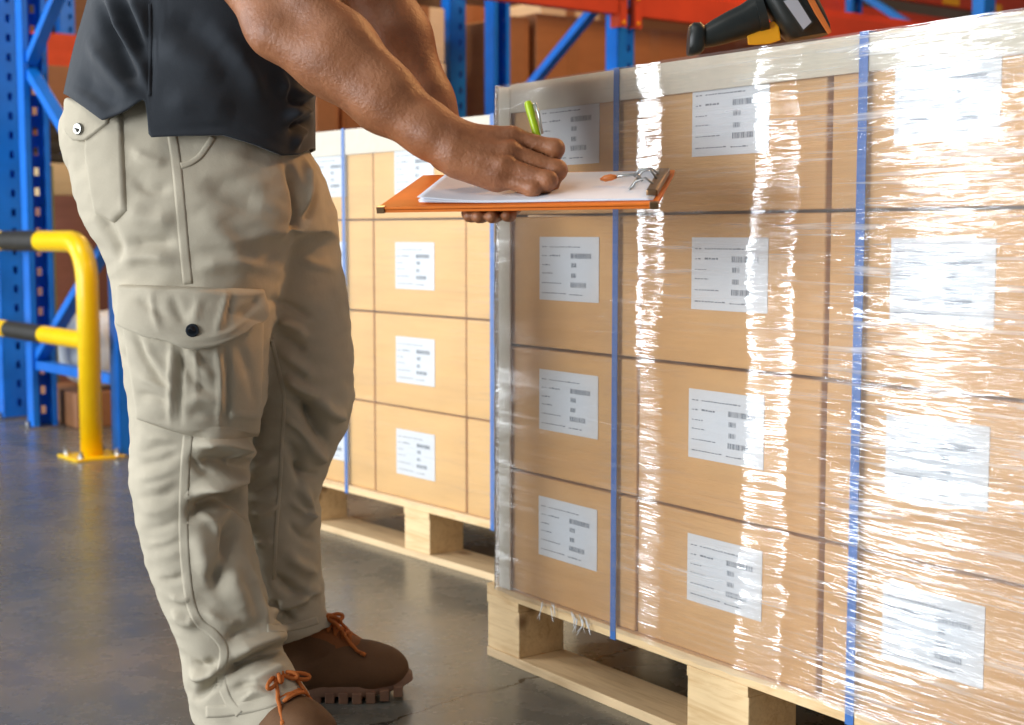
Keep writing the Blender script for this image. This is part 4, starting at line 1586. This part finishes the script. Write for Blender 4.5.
# side cargo pocket with pleats
g = quad_grid((119, 286), (263, 290), (258, 437), (139, 420), 60, 60)
for j in range(61):
    for i in range(61):
        u, v = i / 60, j / 60
        g[j][i] = g[j][i] + np.array([0, 9 * math.sin(math.pi * u) * v])
pk = sheet(T1, g, lambda u, v: rim(u, v, .012 + .010 * math.sin(math.pi * u) * math.sin(math.pi * min(1, v * 1.1)), .05, .05), 2.0, 'cargo_pocket', M['trouser'], tro, PO,
      folds=[([(172, 340), (171, 380), (170, 424)], .0045, .006), ([(182, 342), (181, 380), (180, 424)], .0035, -.006), ([(196, 345), (196, 400)], .003, .003), ([(216, 342), (220, 380), (219, 428)], .004, .006), ([(225, 342), (229, 384), (227, 430)], .0035, -.006),
             ([(134, 330), (146, 360), (166, 388)], .007, -.006), ([(142, 338), (156, 362), (172, 380)], .007, .005), ([(178, 352), (192, 378), (214, 396)], .006, -.006), ([(186, 346), (200, 366), (214, 380)], .006, .005),
             ([(138, 376), (154, 384), (172, 394)], .005, .005), ([(136, 396), (152, 396), (170, 404)], .006, -.005), ([(184, 404), (204, 398), (222, 404)], .007, .005), ([(186, 418), (206, 412), (232, 420)], .007, -.005), ([(236, 340), (248, 370), (258, 410)], .010, -.004),
             ([(228, 414), (250, 416), (262, 416)], .004, .003)])
def flap_bottom(u):
    return np.interp(u, [0, .12, .3, .5, .62, .78, .9, 1], [318, 327, 336, 343.5, 342, 333, 320, 300])
g = []
for j in range(25):
    row = []
    for i in range(61):
        u, v = i / 60, j / 24
        xt, xb = lerp(119, 263.5, u), lerp(125, 263, u)
        yt = lerp(284, 289, u)
        row.append(np.array([lerp(xt, xb, v), lerp(yt, flap_bottom(u), v)]))
    g.append(row)
fp = sheet(T1, g, lambda u, v: rim(u, v, .012 + .013 * v + .008 * math.sin(math.pi * u), .05, .08, False), 2.0, 'pocket_flap', M['trouser'], tro, PO,
      folds=[([(151, 290), (153, 310), (160, 330)], .004, .004), ([(228, 292), (222, 312), (216, 334)], .004, .005), ([(233, 292), (229, 312), (226, 332)], .003, -.004), ([(172, 296), (178, 312), (186, 324)], .006, -.005), ([(200, 296), (196, 312), (194, 322)], .006, .004), ([(136, 300), (150, 306), (166, 320)], .006, -.004), ([(238, 318), (250, 308), (260, 298)], .006, -.006), ([(130, 322), (165, 333), (193, 339), (228, 332), (255, 312)], .003, .003)])
def Tof(o):
    me = o.data
    return BVHTree.FromPolygons([v.co + Vector(PO) for v in me.vertices], [tuple(p.vertices) for p in me.polygons])
def button(T, px, py, r, mat, parent, name='button'):
    p, n = hit(T, px, py, 1.95)
    m = MB()
    n = Vector(n); p = Vector(p)
    m.tube([p - n * .001, p + n * .0025], [r, r], 20)
    m.tube([p + n * .0025, p + n * .004], [r, r * .86], 20)
    m.tube([p + n * .004, p + n * .0030, p + n * .0031], [r * .62, r * .5, .0003], 20)
    return m.build(name, mat, parent, auto=.7, origin=PO)
button(Tof(fp), 192.5, 330.5, .0092, M['button'], fp)
# hip pocket
g = []
for j in range(31):
    row = []
    for i in range(25):
        u, v = i / 24, j / 30
        l = np.interp(v, [0, .3, .8, 1], [86, 84.5, 91, 96]); r_ = np.interp(v, [0, 1], [123, 127.5])
        yt = lerp(128, 112, u)
        yb = np.interp(u, [0, .6, 1], [214, 224, 211])
        row.append(np.array([lerp(l, r_, u), lerp(yt, yb, v)]))
    g.append(row)
sheet(T1, g, lambda u, v: rim(u, v, .006, .1, .05), 2.0, 'hip_pocket', M['trouser'], tro, PO)
g = []
for j in range(15):
    row = []
    for i in range(29):
        u, v = i / 28, j / 14
        x = lerp(66.5, 113, u)
        yt = np.interp(u, [0, 1], [97, 106]); yb = np.interp(u, [0, .25, .5, 1], [126, 141, 141, 124])
        row.append(np.array([x, lerp(yt, yb, v)]))
    g.append(row)
hf = sheet(T1, g, lambda u, v: rim(u, v, .010, .08, .1, False), 2.05, 'hip_pocket_flap', M['trouser'], tro, PO)
button(Tof(hf), 79, 129, .0085, M['steelbtn'], hf)
# seams
ribbon(T1, [(171, 128), (176, 160), (180, 200), (184, 245), (188, 284)], 10, .0009, 2.0, 'side_seam', M['trouser'], tro, PO)
ribbon(T1, [(188, 436), (185, 470), (183.5, 520), (185, 560), (190, 600), (199, 622), (214, 634), (224, 650), (221, 678), (228, 700), (240, 714)], (10, 9), .0009, 2.0, 'side_seam', M['trouser'], tro, PO)
ribbon(T1, [(271, 338), (279, 372), (284, 400), (282, 440), (280, 480), (276, 530), (274, 580)], 4, .0010, 2.15, 'inner_seam', M['trouser'], tro, PO)
ribbon(T1, [(181, 166), (190, 163), (199, 157), (206, 148), (213, 137)], 6, .0020, 2.0, 'front_pocket_edge', M['trouser'], tro, PO)
ribbon(T1, [(206, 712), (226, 711), (254, 706), (280, 698), (299, 690)], 12, .0008, 2.0, 'hem_band', M['trouser'], tro, PO)
ribbon(T1, [(267, 628), (284, 628), (302, 625), (318, 620)], 8, .0008, 2.2, 'hem_band', M['trouser'], tro, PO)

# --- polo shirt
SH = [(300, 60, 318), (160, 63, 315), (130, 65, 315), (100, 70, 313), (60, 80, 318), (30, 88, 323), (0, 95, 328), (-60, 106, 342), (-120, 120, 362), (-170, 140, 378), (-215, 172, 380), (-240, 215, 366)]
SB = [(-9, .172), (.86, .172), (.92, .170), (1.0, .168), (1.1, .178), (1.22, .195), (1.29, .185), (1.335, .14), (1.36, .09)]
YS0 = 2.125
zs = np.array([at(190, r_[0], YS0)[2] for r_ in SH])
cxs = np.array([(at(r_[1], r_[0], YS0)[0] + at(r_[2], r_[0], YS0)[0]) / 2 for r_ in SH])
as_ = np.array([(at(r_[2], r_[0], YS0)[0] - at(r_[1], r_[0], YS0)[0]) / 2 for r_ in SH])
HEM = [(60, 92), (70, 96), (90, 108), (110, 121), (128, 113), (148.5, 101), (152, 103), (156.5, 138), (190, 136), (228, 135.5), (256, 144), (285, 156), (300, 155), (315, 149), (330, 147)]
def shirt_mesh():
    nth, nz = 380, 150
    V = []
    ztop = zs[-1]
    for j in range(nz + 1):
        for i in range(nth):
            th = 2 * math.pi * i / nth
            c_, s_ = math.cos(th), math.sin(th)
            ex = 2.25
            cc = math.copysign(abs(c_) ** (2 / ex), c_); ss = math.copysign(abs(s_) ** (2 / ex), s_)
            # hem height at this place round the body
            x = np.interp(.9, zs, cxs) + np.interp(.9, zs, as_) * cc
            Y = YS0 + .16 * ss
            px = 512 + (x / Y) * F
            hy = np.interp(px, [h[0] for h in HEM], [h[1] for h in HEM])
            zh = at(px, hy, Y)[2] if ss < 0 else at(px, hy, YS0)[2]
            q = j / nz
            z = zh + (ztop - zh) * q
            V.append((np.interp(z, zs, cxs) + np.interp(z, zs, as_) * cc, YS0 + np.interp(z, [b[0] for b in SB], [b[1] for b in SB]) * ss, z))
    Fq = []
    for j in range(nz):
        for i in range(nth):
            k = (i + 1) % nth
            Fq.append((j * nth + i, j * nth + k, (j + 1) * nth + k, (j + 1) * nth + i))
    return np.array(V), np.array(Fq)
V, Q = shirt_mesh()
N = vnormals(V, Q)
T2 = bvh(V, Q)
SF = [
    ([(98, 2), (112, 34), (130, 66), (147, 94)], .010, -.010),
    ([(106, -4), (122, 34), (138, 68), (149, 92)], .008, .009),
    ([(116, -6), (132, 28), (146, 62)], .010, -.009),
    ([(128, -10), (140, 20), (149, 48)], .009, .007),
    ([(88, 40), (104, 60), (124, 84), (146, 98)], .010, .006),
    ([(78, 72), (98, 92), (124, 104)], .012, -.004),
    ([(150, -10), (150, 40), (150, 96)], .005, -.003),
    ([(70, 84), (90, 94), (108, 106), (130, 104)], .0045, -.0022),
    ([(70, 88), (90, 99), (109, 112)], .005, .0016),
    ([(160, 40), (190, 60), (226, 78)], .016, .004),
    ([(168, 20), (206, 36), (240, 60)], .016, -.005),
    ([(206, 24), (240, 60), (266, 100)], .014, .006),
    ([(164, 104), (200, 100), (236, 112)], .016, .004),
    ([(276, 70), (286, 92), (300, 96), (313, 92)], .010, .010),
    ([(282, 84), (294, 102), (310, 104)], .008, -.010),
    ([(284, 120), (296, 112), (312, 112)], .009, .010),
    ([(290, 130), (300, 122), (312, 122)], .007, -.009),
    ([(292, 150), (298, 134), (308, 128)], .008, .006),
    ([(160, 130), (200, 128), (230, 128), (262, 138), (286, 148)], .0035, -.002),
]
V = fold(V, N, T2, [(a_, w_ * 1.1, h_ * 2.3) for (a_, w_, h_) in SF], 2.05)
V[380:] = relax(V, Q, 3, .5)[380:]
V = wrinkle(V, N, .004, 9, 5)
nV = len(V)
N = vnormals(V, Q)
Vi = V - N * .003
Fi = [tuple(f) for f in Q] + [tuple(int(i) + nV for i in reversed(f)) for f in Q]
nth = 380
for i in range(nth):
    k = (i + 1) % nth
    Fi.append((k, i, i + nV, k + nV))
    b = nV - nth
    Fi.append((b + i, b + k, b + k + nV, b + i + nV))
shirt = mesh_obj('polo_shirt', np.concatenate([V, Vi]), Fi, M['shirt'], man, PO)
T3 = bvh(V, Q)
# back tail band and side seam
ribbon(T3, [(150, 4), (150.5, 40), (150, 70), (149.5, 96)], 3.5, .0016, 2.0, 'side_seam', M['shirt'], shirt, PO)
for (S, E, nm) in ((Rsh, Rel, 'sleeve'), (Lsh, Lel, 'sleeve')):
    S = np.array(S); E = np.array(E)
    d = unit(E - S)
    fnc = lambda P: np.maximum(np.maximum(cone(P, S, S + d * .2, .078, .079), (P - S) @ d - .165), -cone(P, S, S + d * .4, .070, .073))
    Vs, Qs = surface_nets(fnc, np.minimum(S, E) - .12, np.maximum(S, E) + .12, .0045)
    mesh_obj(nm, relax(Vs, Qs, 1), Qs, M['shirt'], shirt, PO)
# collar
m = MB()
cc = neck + np.array([-.005, 0, -.02])
m.tube([cc + np.array([.075 * math.cos(t), .075 * math.sin(t), .012 * math.sin(t)]) for t in np.linspace(0, 2 * math.pi, 33)], .016, 10)
m.build('collar', M['shirt'], shirt, smooth=True, origin=PO)

# --- boots
def make_boot(heel, yaw, L, lx):
    """boot with local x along the foot, heel at x = 0, ground at z = 0"""
    k = L / .27
    c, s = math.cos(yaw), math.sin(yaw)
    Rm = np.array([[c, -s, 0], [s, c, 0], [0, 0, 1]])
    def W(P): return (np.asarray(P, float) * np.array([k, k, 1])) @ Rm.T + np.array([heel[0], heel[1], 0])
    ax_ = np.array([0, 1.0, 0])
    def upper(P):
        d = boot_upper(P)
        d = np.maximum(d, .020 - P[:, 2])
        d = np.maximum(d, P[:, 2] - (.158 if lx < .15 else .112) - .12 * (P[:, 0] - .075))
        # seam grooves
        g = np.abs(np.sqrt((P[:, 0] - .075) ** 2 + (P[:, 2] - .19) ** 2) - .131)
        return d + .0016 * np.exp(-(g / .0022) ** 2) * (P[:, 0] > .06)
    V, Q = surface_nets(upper, (-.02, -.07, .0), (.29, .07, .21), .0028)
    V = relax(V, Q, 2, .4)
    N = vnormals(V, Q)
    V = wrinkle(V, N, .0022, 34, 4)
    bt = mesh_obj('boot', W(V), Q, M['leather'], man, PO)
    # sole: outline with lugs
    out = []
    for t in np.linspace(0, 2 * math.pi, 72, endpoint=False):
        x = .1345 + .1365 * math.copysign(abs(math.cos(t)) ** .82, math.cos(t))
        wv = np.interp(x, [0, .03, .10, .19, .235, .275], [.034, .037, .036, .048, .044, .034])
        out.append((x, wv * math.copysign(abs(math.sin(t)) ** .62, math.sin(t)) + (.003 if x > .15 else 0)))
    m = MB()
    rise = lambda x: .012 * max(0, (x - .20) / .07) ** 1.6
    n = len(out)
    lay = [(.010, 1.0), (.013, 1.03), (.022, 1.02), (.027, .99), (.027, .90)]
    vv = []
    for (z, sc_) in lay:
        for (x, y) in out:
            xx = .1345 + (x - .1345) * sc_
            vv.append((xx, y * sc_, z + rise(x)))
    ff = []
    for j in range(len(lay) - 1):
        for i in range(n):
            kk = (i + 1) % n
            ff.append((j * n + i, j * n + kk, (j + 1) * n + kk, (j + 1) * n + i))
    ff.append(tuple(reversed(range(n)))); ff.append(tuple((len(lay) - 1) * n + i for i in range(n)))
    m.add([tuple(p) for p in W(vv)], ff)
    so = m.build('sole', M['sole'], bt, auto=.7, origin=PO)
    lug = MB()
    for x0 in np.arange(.008, .262, .0215):
        for sgn in (-1, 1):
            ws = np.interp(x0 + .006, [0, .03, .10, .19, .235, .275], [.034, .037, .036, .049, .045, .030]) * (1.0 if .02 < x0 < .25 else .75)
            r0 = rise(x0 + .007)
            vv = [(x0 + dx, sgn * y_, z_ + r0) for z_ in (0, .017) for (dx, y_) in ((0, .006), (.0145, .006), (.0145, ws), (0, ws))]
            lug.add([tuple(p) for p in W(vv)], [(0, 1, 2, 3), (7, 6, 5, 4), (0, 4, 5, 1), (1, 5, 6, 2), (2, 6, 7, 3), (3, 7, 4, 0)])
    lug.build('tread', M['sole'], bt, bevel=.0012, origin=PO)
    # lacing panel, laces and bow
    TB = bvh(V, Q)
    def top(x, y):
        h = TB.ray_cast(Vector((x, y, .4)), Vector((0, 0, -1)))
        return Vector(h[0]) if h[0] is not None else Vector((x, y, .12))
    P = []
    nx, ny = 22, 13
    for i in range(nx):
        for j in range(ny):
            x = .108 + .084 * i / (nx - 1)
            wv = np.interp(i / (nx - 1), [0, .6, .9, 1], [.036, .031, .022, .010])
            y = wv * (2 * j / (ny - 1) - 1)
            p = top(x, y)
            P.append((p.x, p.y, p.z + .0028 * (1 if 0 < i < nx - 1 and 0 < j < ny - 1 else -.3)))
    Fq = [(i * ny + j, (i + 1) * ny + j, (i + 1) * ny + j + 1, i * ny + j + 1) for i in range(nx - 1) for j in range(ny - 1)]
    mesh_obj('lace_panel', W(P), Fq, M['leather_pale'], bt, PO)
    ml = MB()
    def tb(pts, r=.0026):
        ml.tube([tuple(p) for p in W([tuple(q) for q in pts])], r, 8)
    rowsx = np.linspace(lx - .006, lx + .040, 5)
    for i, x in enumerate(rowsx):
        wv = .024 - .0015 * i
        for sgn in (-1, 1):
            x2 = rowsx[min(i + 1, 4)] if i < 4 else x
            pts = []
            for q in np.linspace(0, 1, 7):
                pp = top(x + (x2 - x) * q, sgn * wv * (1 - 2 * q))
                pts.append(pp + Vector((0, 0, .005)))
            tb(pts)
    kx = lx
    kn = top(kx, 0) + Vector((.004, 0, .010))
    rl = random.Random(11 if yaw > -.3 else 23)
    for sgn in (-1, 1):
        for (ln, spread, drop) in ((.040, .9, .022), (.030, .5, .012)):
            # loop
            pts = []
            for q in np.linspace(0, 1, 13):
                a_ = math.pi * q
                pts.append(kn + Vector((.012 * math.sin(a_) + .018 * q * (1 - q) * 2, sgn * (ln * math.sin(a_) * spread), .006 * math.sin(a_) - drop * (q * (1 - q) * 2.4) + .004 * math.sin(2 * a_))) + Vector((.012 * (q - .5), 0, 0)))
            tb(pts, .0030)
        # hanging end
        pts = [kn]
        for q in np.linspace(.15, 1, 8):
            pts.append(kn + Vector((.055 * q + rl.uniform(-.002, .002), sgn * (.012 + .022 * q), .004 * math.sin(q * 6) - .048 * q)))
        tb(pts, .0028)
        tb([pts[-1] - (pts[-1] - pts[-2]) * .2, pts[-1] + (pts[-1] - pts[-2]) * .7], .0036)
    tb([kn + Vector((-.004, -.006, 0)), kn + Vector((.004, 0, .002)), kn + Vector((-.002, .007, 0))], .0055)
    ml.build('laces', M['lace'], bt, smooth=True, origin=PO)
    return bt
for which in ('far', 'near'):
    make_boot(*BOOTS[which], .136 if which == 'far' else .162)

# ------------------------------------------------------------------ clipboard, papers, pen
cb = empty('clipboard', tuple(BO))
tag(cb, 'orange folding clipboard held level in the left hand under the papers', 'clipboard')
Bl = BL
def slab(m, x0, x1, y0, y1, z0, z1):
    v = [bp_(x, y, z) - BO for z in (z0, z1) for (x, y) in ((x0, y0), (x1, y0), (x1, y1), (x0, y1))]
    return m.add([tuple(p) for p in v], [(3, 2, 1, 0), (4, 5, 6, 7), (0, 1, 5, 4), (1, 2, 6, 5), (2, 3, 7, 6), (3, 0, 4, 7)])
slab(MB(), 0, Bl, 0, BWD, -.0030, 0).build('front_board', M['board'], cb, bevel=.0008)
slab(MB(), .002, Bl - .001, .001, BWD, -.0070, -.0038).build('back_board', M['board'], cb, bevel=.0008)
m = MB()
for (x, y) in ((.004, .004), (Bl - .004, .004)):
    slab(m, x - .005, x + .005, y - .005, y + .005, -.0075, .0006)
m.build('corner_cap', M['bronze'], cb, bevel=.0005)
# clip at the right end
m = MB()
slab(m, Bl - .017, Bl - .003, .035, BWD - .035, .0005, .009)
m.build('clip_bar', M['bronze'], cb, bevel=.002)
m = MB()
def bt_(pts, r): m.tube([tuple(bp_(*p) - BO) for p in pts], r, 10)
for y in (.075, .140):
    bt_([(Bl - .012, y, .008), (Bl - .022, y, .016), (Bl - .034, y, .012), (Bl - .039, y, .005), (Bl - .041, y, .003)], .0015)
bt_([(Bl - .041, .07, .0035), (Bl - .041, .145, .0035)], .0015)
bt_([(Bl - .030, .108, .006), (Bl - .036, .108, .015), (Bl - .052, .108, .0135), (Bl - .066, .108, .012)], .0018)
bt_([(Bl - .012, .108, .009), (Bl - .020, .108, .021), (Bl - .034, .108, .020), (Bl - .040, .108, .012)], .0017)
m.build('clip_wire', M['steel'], cb, smooth=True)
m = MB()
m.tube([tuple(bp_(*p) - BO) for p in ((Bl - .062, .108, .0122), (Bl - .069, .108, .0115), (Bl - .077, .108, .0102), (Bl - .083, .108, .0092))], [.0022, .0042, .0042, .0013], 14)
m.build('clip_tip', M['copper'], cb, smooth=True)
# sheets of paper
def paper_sheet(k, x0, y0, rot, curl, label):
    nx, ny = 40, 24
    Lx, Ly = .288, .185
    V = []
    for i in range(nx + 1):
        for j in range(ny + 1):
            u, v = i / nx, j / ny
            x, y = (u - 1) * Lx, (v - .5) * Ly
            xr = x * math.cos(rot) - y * math.sin(rot); yr = x * math.sin(rot) + y * math.cos(rot)
            z = .0012 + .0006 * k + curl * max(0, .35 - u) ** 2 / .1225 * (.6 + .4 * v) + .0008 * math.sin(6 * u + k) * max(0, .6 - u)
            V.append(bp_(x0 + xr, y0 + yr, z))
    Fq = [(i * (ny + 1) + j, (i + 1) * (ny + 1) + j, (i + 1) * (ny + 1) + j + 1, i * (ny + 1) + j + 1) for i in range(nx) for j in range(ny)]
    n = len(V)
    V2 = [p - bz_ * .0003 for p in V]
    per = [j for j in range(ny + 1)] + [i * (ny + 1) + ny for i in range(1, nx + 1)] + [nx * (ny + 1) + j for j in range(ny - 1, -1, -1)] + [i * (ny + 1) for i in range(nx - 1, 0, -1)]
    Fq2 = Fq + [tuple(reversed([q + n for q in f])) for f in Fq] + [(per[i], per[(i + 1) % len(per)], per[(i + 1) % len(per)] + n, per[i] + n) for i in range(len(per))]
    o = mesh_obj('paper_sheet', V + V2, Fq2, M['paper'], None, tuple(bp_(x0, y0, 0)))
    tag(o, label, 'paper', 'papers on the clipboard')
paper_sheet(0, Bl - .006, .105, R(0), .004, 'lowest white paper sheet on the clipboard, flat on the orange board')
paper_sheet(1, Bl - .007, .1055, R(.8), .007, 'middle white paper sheet on the clipboard, between two others')
paper_sheet(2, Bl - .008, .106, R(-.7), .010, 'top white paper sheet on the clipboard, under the writing hand')
# pen
pt = hp(551, 189, 1.815)
pe = at(527.5, 101, 1.83 + HY)
tipz = bp_(0, 0, .0035)
# put the tip on the paper
rel = pt - BO
pt = pt - bz_ * ((rel @ bz_) - .0040)
pn = empty('pen', tuple(pt))
tag(pn, 'lime green ballpoint pen with silver clip held in the writing hand', 'pen')
dv = pe - pt
Lp = np.linalg.norm(dv); dv = dv / Lp
def pp(s_): return tuple(dv * s_)
MB().tube([pp(.010), pp(.014), pp(.05), pp(Lp - .02)], [.0030, .0045, .0050, .0050], 18).build('barrel', M['lime'], pn, auto=.7)
MB().tube([pp(0), pp(.004), pp(.011)], [.0004, .0010, .0030], 14).build('tip', M['steel'], pn, auto=.7)
MB().tube([pp(Lp - .02), pp(Lp - .006), pp(Lp - .001), pp(Lp)], [.0054, .0054, .0044, .002], 18).build('cap', M['lime'], pn, auto=.7)
m = MB()
sd = unit(np.cross(dv, np.array([0, 1.0, 0])))
sd = sd if sd[0] > 0 else -sd
c0 = lambda s_, o: tuple(dv * s_ + sd * o)
m.tube([c0(Lp - .006, .005), c0(Lp - .006, .0085), c0(Lp - .02, .0092), c0(Lp - .045, .0072)], [.0018, .0020, .0022, .0016], 10)
m.build('pocket_clip', M['clearclip'], pn, smooth=True)
